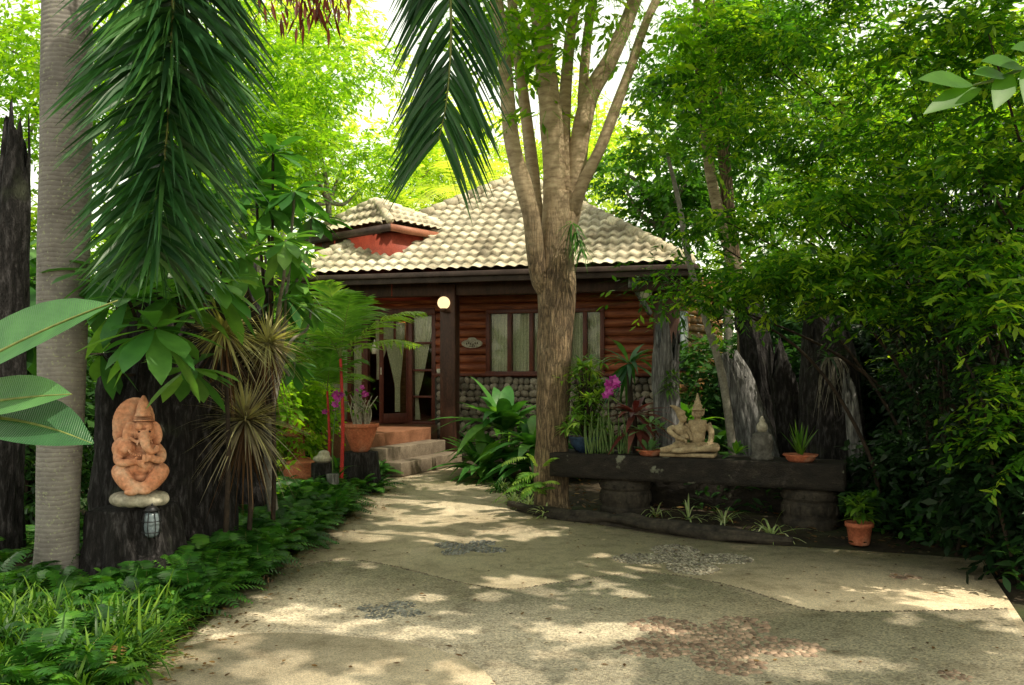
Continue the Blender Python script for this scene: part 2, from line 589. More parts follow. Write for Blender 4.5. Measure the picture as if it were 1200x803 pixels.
M['spiky'] = leaf_mat('spiky', (0.09, 0.06, 0.055), (0.3, 0.26, 0.19), (0.62, 0.6, 0.26), 0.25, tcol=(1.4, 1.3, 0.6))
M['red_leaf'] = leaf_mat('red leaf', (0.07, 0.012, 0.018), (0.16, 0.04, 0.04), (0.3, 0.12, 0.1), 0.3, tcol=(1.6, 0.8, 0.7))
M['dead_leaf'] = leaf_mat('dead leaf', (0.06, 0.03, 0.015), (0.16, 0.08, 0.03), (0.32, 0.2, 0.08), 0.3, tcol=(1.4, 1.0, 0.6))
M['magenta'] = leaf_mat('magenta', (0.3, 0.02, 0.22), (0.5, 0.04, 0.4), (0.7, 0.15, 0.6), 0.3, tcol=(1.3, 0.8, 1.2))
M['white_flower'] = leaf_mat('white flower', (0.6, 0.6, 0.5), (0.75, 0.75, 0.6), (0.8, 0.8, 0.7), 0.3, tcol=(1.1, 1.1, 0.9))
M['palm_bark'] = ring_bark('palm bark', (0.12, 0.105, 0.1), (0.31, 0.285, 0.265))
M['bark'] = rough_mat('bark', [(0.3, (0.07, 0.05, 0.035)), (0.5, (0.2, 0.15, 0.1)), (0.72, (0.36, 0.29, 0.2))], 7.0, (2.2, 2.2, 0.5), rough=0.9, bump=0.8, bdist=0.05, fine=24)
def fissure_bark(name, c0, c1, c2, sc_=(10, 10, 1.5), crack=0.35):
    m, nt, out = new_mat(name)
    co = coords(nt, sc_)
    dn = tex(nt, 'ShaderNodeTexNoise', 1.6, co, Detail=5.0)
    ad = nt.nodes.new('ShaderNodeVectorMath'); ad.operation = 'MULTIPLY_ADD'
    lk(nt, dn.outputs['Color'], ad.inputs[0]); ad.inputs[1].default_value = (1.3, 1.3, 1.3); lk(nt, co, ad.inputs[2])
    v = nt.nodes.new('ShaderNodeTexVoronoi'); v.feature = 'DISTANCE_TO_EDGE'; v.inputs['Scale'].default_value = 2.4
    lk(nt, ad.outputs[0], v.inputs['Vector'])
    n = tex(nt, 'ShaderNodeTexNoise', 3.0, coords(nt), Detail=10.0, Roughness=0.7)
    base = ramp(nt, n.outputs['Fac'], [(0.3, c0), (0.5, c1), (0.72, c2)])
    cr = ramp(nt, v.outputs['Distance'], [(0.0, (crack,) * 3), (0.22, (1, 1, 1))])
    col = mixc(nt, base, cr, 1.0, 'MULTIPLY')
    n2 = tex(nt, 'ShaderNodeTexNoise', 60.0, coords(nt), Detail=4.0)
    col = mixc(nt, col, ramp(nt, n2.outputs['Fac'], [(0.3, (0.6, 0.6, 0.6)), (0.7, (1.25, 1.25, 1.25))]), 0.7, 'MULTIPLY')
    b = nt.nodes.new('ShaderNodeBsdfPrincipled')
    lk(nt, col, b.inputs['Base Color']); b.inputs['Roughness'].default_value = 0.9
    bp = nt.nodes.new('ShaderNodeBump'); bp.inputs['Strength'].default_value = 0.8; bp.inputs['Distance'].default_value = 0.02
    lk(nt, cr, bp.inputs['Height']); lk(nt, bp.outputs[0], b.inputs['Normal'])
    lk(nt, b.outputs[0], out.inputs['Surface'])
    return m


M['bark'] = fissure_bark('bark', (0.1, 0.065, 0.04), (0.25, 0.17, 0.1), (0.4, 0.3, 0.19))


def blend_bark():
    m = fissure_bark('blended bark', (0.1, 0.065, 0.04), (0.26, 0.175, 0.1), (0.42, 0.31, 0.19))
    nt = m.node_tree
    b = [n for n in nt.nodes if n.type == 'BSDF_PRINCIPLED'][0]
    src = b.inputs['Base Color'].links[0].from_socket
    co = coords(nt, (1.5, 1.5, 5.0))
    n = tex(nt, 'ShaderNodeTexNoise', 4.0, co, Detail=9.0, Roughness=0.65)
    pale = ramp(nt, n.outputs['Fac'], [(0.3, (0.2, 0.14, 0.085)), (0.5, (0.4, 0.3, 0.19)), (0.72, (0.56, 0.45, 0.3))])
    sep = nt.nodes.new('ShaderNodeSeparateXYZ'); lk(nt, coords(nt), sep.inputs[0])
    n2 = tex(nt, 'ShaderNodeTexNoise', 3.0, coords(nt), Detail=6.0)
    ma = nt.nodes.new('ShaderNodeMath'); ma.operation = 'MULTIPLY_ADD'; ma.inputs[1].default_value = 1.6
    lk(nt, n2.outputs['Fac'], ma.inputs[0]); lk(nt, sep.outputs[2], ma.inputs[2])
    mr = nt.nodes.new('ShaderNodeMapRange'); mr.inputs['From Min'].default_value = 3.6; mr.inputs['From Max'].default_value = 4.7
    lk(nt, ma.outputs[0], mr.inputs['Value'])
    lk(nt, mixc(nt, src, pale, mr.outputs[0]), b.inputs['Base Color'])
    bp = b.inputs['Normal'].links[0].from_node
    inv = nt.nodes.new('ShaderNodeMapRange'); inv.inputs['To Min'].default_value = 0.8; inv.inputs['To Max'].default_value = 0.15
    lk(nt, mr.outputs[0], inv.inputs['Value']); lk(nt, inv.outputs[0], bp.inputs['Strength'])
    return m


M['bark_blend'] = blend_bark()
M['bark_pale'] = rough_mat('bark pale', [(0.3, (0.17, 0.12, 0.08)), (0.55, (0.4, 0.31, 0.21)), (0.75, (0.6, 0.5, 0.36))], 6.0, (1, 1, 4.0), rough=0.85, bump=0.35, bdist=0.012)
M['stem'] = rough_mat('stem', [(0.3, (0.014, 0.01, 0.008)), (0.7, (0.055, 0.036, 0.024))], 12.0, rough=0.8, bump=0.3)
M['stem_grey'] = rough_mat('stem grey', [(0.3, (0.12, 0.11, 0.09)), (0.7, (0.28, 0.26, 0.22))], 12.0, rough=0.8, bump=0.3)
M['stem_green'] = rough_mat('stem green', [(0.3, (0.05, 0.12, 0.03)), (0.7, (0.16, 0.22, 0.07))], 12.0, rough=0.6, bump=0.1)
M['rachis'] = rough_mat('rachis', [(0.3, (0.12, 0.16, 0.04)), (0.7, (0.24, 0.26, 0.08))], 12.0, rough=0.5, bump=0.1)
M['red_stem'] = rough_mat('red stem', [(0.3, (0.4, 0.02, 0.02)), (0.7, (0.6, 0.05, 0.04))], 12.0, rough=0.4, bump=0.1)
M['dead_wood'] = rough_mat('dead wood', [(0.3, (0.004, 0.0035, 0.004)), (0.5, (0.018, 0.015, 0.015)), (0.75, (0.11, 0.1, 0.105))], 8.0, (3.5, 3.5, 0.8), rough=0.8, bump=1.0, bdist=0.06, fine=40, extra=(2.6, 0.6, (0.05, 0.055, 0.035), 0.12))
M['grey_wood'] = rough_mat('grey wood', [(0.3, (0.04, 0.038, 0.038)), (0.5, (0.17, 0.165, 0.165)), (0.72, (0.45, 0.44, 0.44))], 8.0, (4.0, 4.0, 0.5), rough=0.85, bump=0.9, bdist=0.04, fine=34)
M['black_plank'] = rough_mat('black plank', [(0.3, (0.01, 0.008, 0.007)), (0.6, (0.03, 0.023, 0.018)), (0.8, (0.08, 0.065, 0.05))], 5.0, (0.5, 3, 3), rough=0.75, bump=0.7, bdist=0.03, extra=(4.5, 0.66, (0.2, 0.2, 0.15), 0.04))
M['carved'] = rough_mat('carved drum', [(0.3, (0.012, 0.01, 0.009)), (0.7, (0.075, 0.06, 0.045))], 9.0, rough=0.85, bump=0.6, bdist=0.02)
M['log_wall'] = rough_mat('log wall', [(0.25, (0.09, 0.022, 0.012)), (0.5, (0.24, 0.065, 0.028)), (0.75, (0.42, 0.14, 0.055))], 3.0, (0.6, 2.5, 9), rough=0.5, bump=0.5, bdist=0.015, fine=14, tint=0.25)
M['log_side'] = rough_mat('log side', [(0.25, (0.16, 0.08, 0.03)), (0.5, (0.28, 0.14, 0.05)), (0.75, (0.38, 0.21, 0.08))], 3.0, (2.5, 0.6, 9), rough=0.5, bump=0.5, bdist=0.015, fine=14, tint=0.2)
M['dark_wood'] = rough_mat('dark wood', [(0.3, (0.028, 0.012, 0.008)), (0.7, (0.085, 0.035, 0.022))], 5.0, (2, 2, 0.5), rough=0.5, bump=0.3, bdist=0.01)
M['frame_wood'] = rough_mat('frame wood', [(0.3, (0.07, 0.018, 0.013)), (0.7, (0.16, 0.045, 0.028))], 5.0, (2, 2, 0.5), rough=0.42, bump=0.2, bdist=0.01)
M['red_paint'] = rough_mat('red paint', [(0.3, (0.22, 0.035, 0.02)), (0.7, (0.38, 0.065, 0.035))], 4.0, rough=0.55, bump=0.15)
M['fascia'] = rough_mat('fascia', [(0.3, (0.03, 0.018, 0.016)), (0.7, (0.085, 0.055, 0.048))], 4.0, rough=0.5, bump=0.15)
M['fascia_lit'] = rough_mat('fascia lit', [(0.3, (0.28, 0.1, 0.06)), (0.7, (0.42, 0.17, 0.1))], 4.0, rough=0.5, bump=0.15)  # dormer side fascia: orange sunlight put into its colour
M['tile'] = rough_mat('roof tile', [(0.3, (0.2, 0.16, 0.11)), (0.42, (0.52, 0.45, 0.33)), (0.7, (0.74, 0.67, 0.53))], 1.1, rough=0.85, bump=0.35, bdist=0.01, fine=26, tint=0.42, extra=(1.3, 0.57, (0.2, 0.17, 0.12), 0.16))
M['stone'] = rough_mat('river stone', [(0.3, (0.12, 0.1, 0.08)), (0.55, (0.26, 0.22, 0.17)), (0.75, (0.42, 0.38, 0.3))], 3.0, rough=0.8, bump=0.3, tint=0.45)
M['mortar'] = rough_mat('mortar', [(0.3, (0.03, 0.026, 0.02)), (0.7, (0.08, 0.07, 0.055))], 8.0, rough=0.9, bump=0.4)
M['terracotta'] = rough_mat('terracotta', [(0.3, (0.36, 0.09, 0.045)), (0.5, (0.5, 0.15, 0.075)), (0.75, (0.58, 0.24, 0.14))], 5.0, rough=0.75, bump=0.2, bdist=0.008, extra=(3.0, 0.6, (0.4, 0.3, 0.22), 0.2))
M['statue_clay'] = rough_mat('statue clay', [(0.3, (0.5, 0.17, 0.08)), (0.5, (0.66, 0.3, 0.17)), (0.7, (0.74, 0.46, 0.31))], 7.0, rough=0.7, bump=0.3, bdist=0.006, extra=(6.0, 0.62, (0.55, 0.4, 0.28), 0.15))
M['sandstone'] = rough_mat('sandstone', [(0.3, (0.27, 0.19, 0.11)), (0.55, (0.45, 0.34, 0.21)), (0.75, (0.58, 0.47, 0.31))], 9.0, rough=0.85, bump=0.4, bdist=0.008, extra=(7.0, 0.6, (0.16, 0.13, 0.09), 0.15))
M['pale_stone'] = rough_mat('pale stone', [(0.3, (0.24, 0.21, 0.16)), (0.7, (0.55, 0.5, 0.4))], 9.0, rough=0.8, bump=0.5, bdist=0.015)
M['grey_stone'] = rough_mat('grey stone', [(0.3, (0.05, 0.045, 0.04)), (0.7, (0.17, 0.16, 0.145))], 9.0, rough=0.85, bump=0.4)
M['porch'] = rough_mat('porch floor', [(0.3, (0.15, 0.065, 0.035)), (0.7, (0.28, 0.13, 0.075))], 3.0, rough=0.45, bump=0.1)
M['step'] = rough_mat('step tread', [(0.3, (0.1, 0.075, 0.055)), (0.7, (0.24, 0.19, 0.14))], 4.0, rough=0.75, bump=0.3)
M['room'] = rough_mat('room wall', [(0.3, (0.1, 0.025, 0.012)), (0.7, (0.2, 0.06, 0.025))], 3.0, rough=0.6, bump=0.2)
M['curtain'] = rough_mat('curtain', [(0.3, (0.62, 0.58, 0.42)), (0.7, (0.75, 0.72, 0.55))], 3.0, rough=0.9, bump=0.1)
M['soil'] = rough_mat('soil', [(0.3, (0.012, 0.009, 0.006)), (0.5, (0.045, 0.032, 0.02)), (0.72, (0.11, 0.08, 0.045))], 1.6, rough=0.95, bump=0.8, bdist=0.05, fine=22, extra=(0.8, 0.5, (0.03, 0.055, 0.015), 0.2))
M['metal_black'] = rough_mat('black metal', [(0.3, (0.015, 0.015, 0.016)), (0.7, (0.04, 0.04, 0.045))], 9.0, rough=0.45, bump=0.1, metal=0.6)
add_crease_shade(M['statue_clay']); add_crease_shade(M['sandstone'])
M['frosted'] = rough_mat('frosted glass', [(0.3, (0.1, 0.13, 0.15)), (0.7, (0.24, 0.28, 0.31))], 5.0, rough=0.25, bump=0.05)
M['cream'] = rough_mat('cream paint', [(0.3, (0.55, 0.5, 0.4)), (0.7, (0.7, 0.66, 0.55))], 9.0, rough=0.5, bump=0.1)
M['dark_dot'] = rough_mat('dark recess', [(0.3, (0.03, 0.012, 0.008)), (0.7, (0.07, 0.03, 0.02))], 9.0, rough=0.8, bump=0.1)
M['blue_glaze'] = rough_mat('blue glaze', [(0.3, (0.02, 0.035, 0.08)), (0.7, (0.05, 0.09, 0.17))], 6.0, rough=0.25, bump=0.05)
M['globe'] = emit_mat('lit globe', (1.0, 0.74, 0.36), 1.7)
M['lamp_warm'] = emit_mat('warm shade', (1.0, 0.42, 0.1), 9.0)
M['glass'] = glass_mat('window glass')


def driveway_mat(name, c0, c1, c2, sp=170.0, speck=0.75):
    m, nt, out = new_mat(name)
    co = coords(nt)
    big = tex(nt, 'ShaderNodeTexNoise', 0.9, co, Detail=6.0, Roughness=0.6)
    base = ramp(nt, big.outputs['Fac'], [(0.3, c0), (0.5, c1), (0.75, c2)])
    v = tex(nt, 'ShaderNodeTexVoronoi', sp, co)
    cellv = nt.nodes.new('ShaderNodeSeparateColor')
    lk(nt, v.outputs['Color'], cellv.inputs[0])
    cc = ramp(nt, cellv.outputs[0], [(0.0, (0.45, 0.42, 0.38)), (0.35, (0.85, 0.85, 0.82)), (0.7, (1.1, 1.08, 1.0)), (1.0, (1.45, 1.4, 1.25))])
    col = mixc(nt, base, cc, speck, 'MULTIPLY')
    st = tex(nt, 'ShaderNodeTexNoise', 5.0, co, Detail=8.0, Roughness=0.7)
    stain = ramp(nt, st.outputs['Fac'], [(0.36, (0.5, 0.47, 0.43)), (0.52, (1, 1, 1))])
    col = mixc(nt, col, stain, 0.6, 'MULTIPLY')
    b = nt.nodes.new('ShaderNodeBsdfPrincipled')
    lk(nt, col, b.inputs['Base Color'])
    b.inputs['Roughness'].default_value = 0.85
    b.inputs['Specular IOR Level'].default_value = 0.25
    bp = nt.nodes.new('ShaderNodeBump'); bp.inputs['Strength'].default_value = 0.5; bp.inputs['Distance'].default_value = 0.004
    lk(nt, v.outputs['Distance'], bp.inputs['Height']); bp.invert = True
    lk(nt, bp.outputs[0], b.inputs['Normal'])
    lk(nt, b.outputs[0], out.inputs['Surface'])
    return m


M['drive'] = driveway_mat('driveway beige', (0.54, 0.44, 0.31), (0.69, 0.57, 0.42), (0.8, 0.68, 0.51), 150, 0.6)
M['agg'] = driveway_mat('driveway aggregate', (0.46, 0.395, 0.31), (0.58, 0.5, 0.395), (0.69, 0.6, 0.475), 95, 0.9)
M['joint'] = rough_mat('joint stones', [(0.3, (0.1, 0.08, 0.055)), (0.7, (0.24, 0.2, 0.14))], 20.0, rough=0.85, bump=0.4, tint=0.35)
M['pebble_grey'] = rough_mat('pebble grey', [(0.3, (0.17, 0.15, 0.12)), (0.7, (0.42, 0.37, 0.28))], 9.0, rough=0.6, bump=0.1, tint=0.5)
M['pebble_red'] = rough_mat('pebble red', [(0.3, (0.19, 0.12, 0.085)), (0.7, (0.46, 0.33, 0.24))], 6.0, rough=0.55, bump=0.1, tint=0.5)
M['pebble_blue'] = rough_mat('pebble blue', [(0.3, (0.12, 0.12, 0.115)), (0.7, (0.32, 0.31, 0.27))], 9.0, rough=0.5, bump=0.1, tint=0.5)

# ------------------------------------------------------------------ camera, light, sky
cam = bpy.data.cameras.new('camera')
camo = bpy.data.objects.new('camera', cam)
COL.objects.link(camo)
camo.location = (0, 0, CH)
camo.rotation_euler = (PI / 2, 0, 0)
cam.sensor_width = 36
cam.lens = 30
cam.shift_y = 40.5 / 1200
cam.clip_end = 2000
sc.camera = camo

SUN = nrm(np.array([0.42, -0.30, 0.86]))
sl = bpy.data.lights.new('sun', 'SUN')
sl.energy = 5.0
sl.angle = math.radians(0.55)
sl.color = (1.0, 0.92, 0.72)
so = bpy.data.objects.new('sun', sl)
COL.objects.link(so)
so.rotation_euler = Vector(tuple(-SUN)).to_track_quat('-Z', 'Y').to_euler()
elev = math.asin(SUN[2])
azim = math.atan2(SUN[0], SUN[1])

w = bpy.data.worlds.new('World')
sc.world = w
w.use_nodes = True
nt = w.node_tree
for n in list(nt.nodes):
    nt.nodes.remove(n)
wo = nt.nodes.new('ShaderNodeOutputWorld')
bg = nt.nodes.new('ShaderNodeBackground')
sky = nt.nodes.new('ShaderNodeTexSky')
sky.sky_type = 'NISHITA'
sky.sun_disc = False
sky.sun_elevation = elev
sky.sun_rotation = azim
sky.air_density = 1.0
sky.dust_density = 2.0
sky.ozone_density = 0.6
warm = nt.nodes.new('ShaderNodeMix')
warm.data_type = 'RGBA'; warm.blend_type = 'MULTIPLY'; warm.inputs[0].default_value = 1.0
lk(nt, sky.outputs[0], warm.inputs[6]); warm.inputs[7].default_value = (1.15, 1.05, 0.68, 1)
tc = nt.nodes.new('ShaderNodeTexCoord')
sx = nt.nodes.new('ShaderNodeSeparateXYZ')
lk(nt, tc.outputs['Generated'], sx.inputs[0])
cn = nt.nodes.new('ShaderNodeTexNoise'); cn.inputs['Scale'].default_value = 2.2; cn.inputs['Detail'].default_value = 5
lk(nt, tc.outputs['Generated'], cn.inputs['Vector'])
ad = nt.nodes.new('ShaderNodeMath'); ad.operation = 'MULTIPLY_ADD'; ad.inputs[1].default_value = 0.35
lk(nt, cn.outputs['Fac'], ad.inputs[0]); lk(nt, sx.outputs[2], ad.inputs[2])
hz_ = ramp(nt, ad.outputs[0], [(0.0, (8.6, 8.1, 6.1)), (0.55, (8.0, 7.6, 6.0)), (0.9, (2.3, 2.25, 1.9)), (1.0, (1.8, 1.8, 1.5))])
sm = nt.nodes.new('ShaderNodeMix'); sm.data_type = 'RGBA'; sm.blend_type = 'ADD'; sm.inputs[0].default_value = 1.0
lk(nt, warm.outputs[2], sm.inputs[6]); lk(nt, hz_, sm.inputs[7])
lk(nt, sm.outputs[2], bg.inputs[0])
bg.inputs[1].default_value = 0.15
lk(nt, bg.outputs[0], wo.inputs[0])

sc.view_settings.view_transform = 'Standard'
sc.view_settings.look = 'None'
sc.view_settings.exposure = 0
sc.cycles.use_denoising = True
try:
    sc.cycles.denoiser = 'OPENIMAGEDENOISE'
except Exception:
    pass
sc.cycles.max_bounces = 8
sc.cycles.diffuse_bounces = 3
sc.cycles.transmission_bounces = 5
sc.cycles.transparent_max_bounces = 6
sc.cycles.sample_clamp_indirect = 6

# ------------------------------------------------------------------ ground and driveway
a = Acc()
gx = np.concatenate([[-300, -60], np.arange(-16, 16.1, 0.5), [60, 300]])
gy = np.concatenate([[-300, -40], np.arange(-8, 40.1, 0.5), [90, 300]])
XX, YY = np.meshgrid(gx, gy)
ZZ = np.zeros_like(XX)
EDGE_PX = [(150, 803), (205, 755), (262, 706), (330, 655), (392, 614), (408, 603), (398, 590), (402, 578), (430, 566), (452, 558)]
DRIVE = [G(*p)[:2] for p in EDGE_PX] + [np.array([-1.75, 13.9]), np.array([-1.1, 15.3])] + \
    [G(*p)[:2] for p in [(545, 546), (574, 556), (590, 578), (600, 592), (640, 604), (720, 613), (800, 626), (860, 634), (940, 641), (1000, 645), (1090, 651), (1152, 656), (1168, 682), (1200, 730), (1245, 803)]] + \
    [np.array([3.0, 2.0]), np.array([3.2, -5]), np.array([-3.4, -5]), np.array([-2.6, 2.0])]
DRIVE = np.array(DRIVE)


def inpoly(x, y, poly):
    ins = np.zeros(np.shape(x), bool)
    n = len(poly)
    j = n - 1
    for i in range(n):
        xi, yi = poly[i]; xj, yj = poly[j]
        c = ((yi > y) != (yj > y)) & (x < (xj - xi) * (y - yi) / (yj - yi + 1e-12) + xi)
        ins ^= c
        j = i
    return ins


dmin = np.full(XX.shape, 9.0)
for i in range(len(DRIVE)):
    p0, p1 = DRIVE[i], DRIVE[(i + 1) % len(DRIVE)]
    e = p1 - p0
    t_ = np.clip(((XX - p0[0]) * e[0] + (YY - p0[1]) * e[1]) / (e @ e), 0, 1)
    dmin = np.minimum(dmin, np.hypot(XX - p0[0] - t_ * e[0], YY - p0[1] - t_ * e[1]))
near = (np.abs(XX) < 15) & (YY > -7) & (YY < 39)
for i in range(XX.shape[0]):
    for j in range(XX.shape[1]):
        if near[i, j]:
            k = mnoise.noise(Vector((XX[i, j] * 0.6, YY[i, j] * 0.6, 0.0)))
            out_ = 0 if inpoly(np.array(XX[i, j]), np.array(YY[i, j]), DRIVE) else min(1, dmin[i, j] / 0.9)
            ZZ[i, j] = out_ * (0.02 + 0.05 * k) - (1 - out_) * 0.04
ny, nx = XX.shape
idx = np.arange(ny * nx).reshape(ny, nx)
f = np.stack([idx[:-1, :-1], idx[:-1, 1:], idx[1:, 1:], idx[1:, :-1]], -1).reshape(-1, 4)
a.add(np.stack([XX, YY, ZZ], -1).reshape(-1, 3), f)
tag(link('ground', a, M['soil'], smooth=True), 'dark garden soil under the plants on both sides of the driveway', 'ground', kind='structure')

a = Acc()
prism(a, DRIVE[::-1] if False else DRIVE, -0.12, 0.0)
tag(link('driveway', a, M['drive']), 'pale beige washed gravel driveway leading to the steps', 'driveway', kind='structure')


def smooth2(pts, per=8):
    p, _ = smooth_path(np.c_[np.array(pts), np.zeros(len(pts))], np.ones(len(pts)), per)
    return p[:, :2]


arc = smooth2([G(*p)[:2] for p in [(330, 668), (395, 657), (450, 662), (543, 684), (600, 691), (650, 684), (760, 672), (860, 688), (950, 715), (1060, 717), (1180, 714)]])
low = smooth2([G(*p)[:2] for p in [(215, 757), (300, 742), (400, 745), (515, 762), (580, 800)]] + [np.array([-0.05, 3.6]), np.array([0.2, 2.0]), np.array([0.1, -0.5])])
pan = np.vstack([arc, [G(1196, 735)[:2] + [-0.02, 0]], [[2.78, 4.4], [2.9, 2.0], [3.0, -0.5]], low[::-1], [G(268, 708)[:2]]])
a = Acc()
prism(a, pan, -0.02, 0.004)
tag(link('driveway_panel', a, M['agg']), 'greyer coarse pebble-dash panel crossing the driveway', 'driveway panel', kind='structure')


def pebbles(acc, pts, size, flat=0.35, z=0.004, tl=(0, 1)):
    for x, y in pts:
        s = size * random.uniform(0.7, 1.25)
        ellipsoid(acc, (x, y, z), (s * random.uniform(0.9, 1.4), s, s * flat), rotm(0, 0, random.uniform(0, PI)), 8, 5, random.uniform(*tl))


a = Acc()
for line in (arc,):
    seg = np.linalg.norm(np.diff(line, axis=0), axis=1)
    s = np.concatenate([[0], np.cumsum(seg)])
    q = np.arange(0, s[-1], 0.033)
    xs = np.interp(q, s, line[:, 0]); ys = np.interp(q, s, line[:, 1])
    pebbles(a, np.c_[xs, ys] + rng.normal(0, 0.004, (len(q), 2)), 0.0135, 0.5, 0.003)
tag(link('joint_pebbles', a, M['joint'], smooth=True), 'rows of small set stones along the driveway panel joints', 'pebble inlay', kind='stuff')


def mosaic(name, label, centre, petals, R, size, mat, rot=0.0, sx=1.0, core=0.5, keep=1.0):
    a = Acc()
    pts = []
    step = size * 2.05
    cx, cy = centre
    for i in np.arange(-R * 1.3, R * 1.3, step):
        for j in np.arange(-R * 1.3, R * 1.3, step * 0.9):
            x = i + random.uniform(-0.3, 0.3) * step; y = j + random.uniform(-0.3, 0.3) * step
            r = math.hypot(x / sx, y); th = math.atan2(y, x / sx) + rot
            if r < R * (core + (1 - core) * abs(math.cos(th * petals / 2)) ** 0.8) and random.random() < keep:
                pts.append((cx + x, cy + y))
    pebbles(a, pts, size, 0.42, 0.0035)
    return tag(link(name, a, mat, smooth=True), label, 'pebble inlay', kind='stuff')


c = G(835, 752); mosaic('pebble_flower', 'large flower of reddish river pebbles set in the driveway', c[:2], 5, 0.6, 0.021, M['pebble_red'], 0.3, 1.05, 0.45, 0.93)
c = G(800, 655); mosaic('pebble_flower', 'grey pebble flower set in the driveway in front of the plank bench', c[:2], 4, 0.62, 0.015, M['pebble_grey'], 0.0, 1.0, 0.3, 0.95)
c = G(550, 642); mosaic('pebble_flower', 'small grey pebble patch set in the driveway nearest the steps', c[:2], 4, 0.38, 0.016, M['pebble_blue'], 0.5, 1.0, 0.3, 0.9)
c = G(457, 716); mosaic('pebble_flower', 'blue grey pebble patch inlaid on the left of the driveway', c[:2], 4, 0.26, 0.014, M['pebble_blue'], 0.4, 1.0, 0.4, 0.9)
c = G(1058, 676); mosaic('pebble_flower', 'little brown pebble flower inlaid at the right of the driveway', c[:2], 5, 0.13, 0.02, M['pebble_red'], 0.4, 1.0, 0.4)
c = G(1120, 793); mosaic('pebble_flower', 'little reddish pebble flower inlaid at the near right corner', c[:2], 5, 0.1, 0.016, M['pebble_red'], 0.1, 1.0, 0.4)

# ------------------------------------------------------------------ the house
AH = math.radians(14)
cu, su = math.cos(AH), math.sin(AH)
P0 = np.array([-1.18, 16.2, 0.0])


def H(x, y, z):
    return np.array([P0[0] + x * cu + y * su, P0[1] - x * su + y * cu, z])


def hx(px, y):
    """house x of the bearing px on the plane y"""
    k = (px - 600) / F
    return (k * (P0[1] + y * cu) - P0[0] - y * su) / (cu + k * su)


def hz(px, py, y):
    Y = H(hx(px, y), y, 0)[1]
    return CH + (HOR - py) / F * Y


def hbox(acc, x0, x1, y0, y1, z0, z1, tint=0.5):
    box(acc, H((x0 + x1) / 2, (y0 + y1) / 2, (z0 + z1) / 2), (x1 - x0, y1 - y0, z1 - z0), -AH, tint)


house = thing('wooden_house', 'low red log house with tiled hip roof at the end of the driveway', 'house', P0)
WY = 0.9
XR = 3.95
XL = -4.0
FL = 0.65
dx0, dx1 = hx(352, WY), hx(511, WY)
door_top = hz(470, 369, WY)
w1 = (hx(571, WY), hx(652, WY)); w2 = (hx(664, WY), hx(709, WY))
wz0, wz1 = hz(600, 440, WY), hz(600, 363, WY)
opens = [(dx0, dx1, 0, door_top), (w1[0], w1[1], wz0, wz1), (w2[0], w2[1], wz0, wz1)]
a = Acc()
RH = 0.17
z = 0.35
prof = [(0, -0.0), (0.05, 0.055), (0.25, 0.09), (0.5, 0.1), (0.75, 0.09), (0.95, 0.055), (1, 0)]
while z < 3.5:
    segs = [(XL, XR)]
    for (o0, o1, q0, q1) in opens:
        if z + RH > q0 + 0.04 and z < q1 - 0.04:
            ns = []
            for s0, s1 in segs:
                if o1 <= s0 or o0 >= s1: ns.append((s0, s1)); continue
                if o0 > s0: ns.append((s0, o0))
                if o1 < s1: ns.append((o1, s1))
            segs = ns
    for s0, s1 in segs:
        V = []
        nX = max(2, int((s1 - s0) / 0.3))
        tn = random.uniform(0, 1)
        off = random.uniform(-0.01, 0.01)
        for x in np.linspace(s0, s1, nX):
            for (q, dpt) in prof:
                V.append(H(x, WY - dpt * 0.6 + off * (dpt > 0) + 0.022 * mnoise.noise(Vector((x * 1.7, z * 5, 0))), z + 0.018 * mnoise.noise(Vector((x * .9, z * 7, 3))) + q * RH * 0.985))
        k = len(prof)
        i = np.arange(nX - 1)[:, None] * k; j = np.arange(k - 1)[None]
        a.add(np.array(V), np.stack([i + j, i + k + j, i + k + j + 1, i + j + 1], -1).reshape(-1, 4), tn)
    z += RH
link('wall', a, M['log_wall'], house, smooth=False)
# side wall: warm log boards on the right flank
a = Acc()
c0 = H(XR, WY, 0); c1 = np.array([4.55, 18.6, 0])
e = nrm(c1 - c0); nn = np.array([e[1], -e[0], 0])
Ls = np.linalg.norm(c1 - c0)
z = 0.3
while z < 3.6:
    tn = random.uniform(0, 1)
    V = []
    for x in np.linspace(0, Ls, 4):
        for (q, dpt) in prof:
            V.append(c0 + e * x + nn * dpt * 0.55 + UP * (z + q * RH * 0.985))
    k = len(prof); i = np.arange(3)[:, None] * k; j = np.arange(k - 1)[None]
    a.add(np.array(V), np.stack([i + j, i + k + j, i + k + j + 1, i + j + 1], -1).reshape(-1, 4), tn)
    z += RH
tag(link('wall', a, M['log_side'], house), 'honey coloured log wall on the right flank')
a = Acc()
box(a, c0 + e * 0.5 + nn * 0.1 + UP * 2.3, (0.75, 0.08, 1.35), math.atan2(e[1], e[0]))
sw = link('window', a, M['frame_wood'], house, bevel=0.01)
a = Acc()
box(a, c0 + e * 0.5 + nn * 0.15 + UP * 2.3, (0.55, 0.012, 1.15), math.atan2(e[1], e[0]))
link('pane', a, M['frosted'], sw)

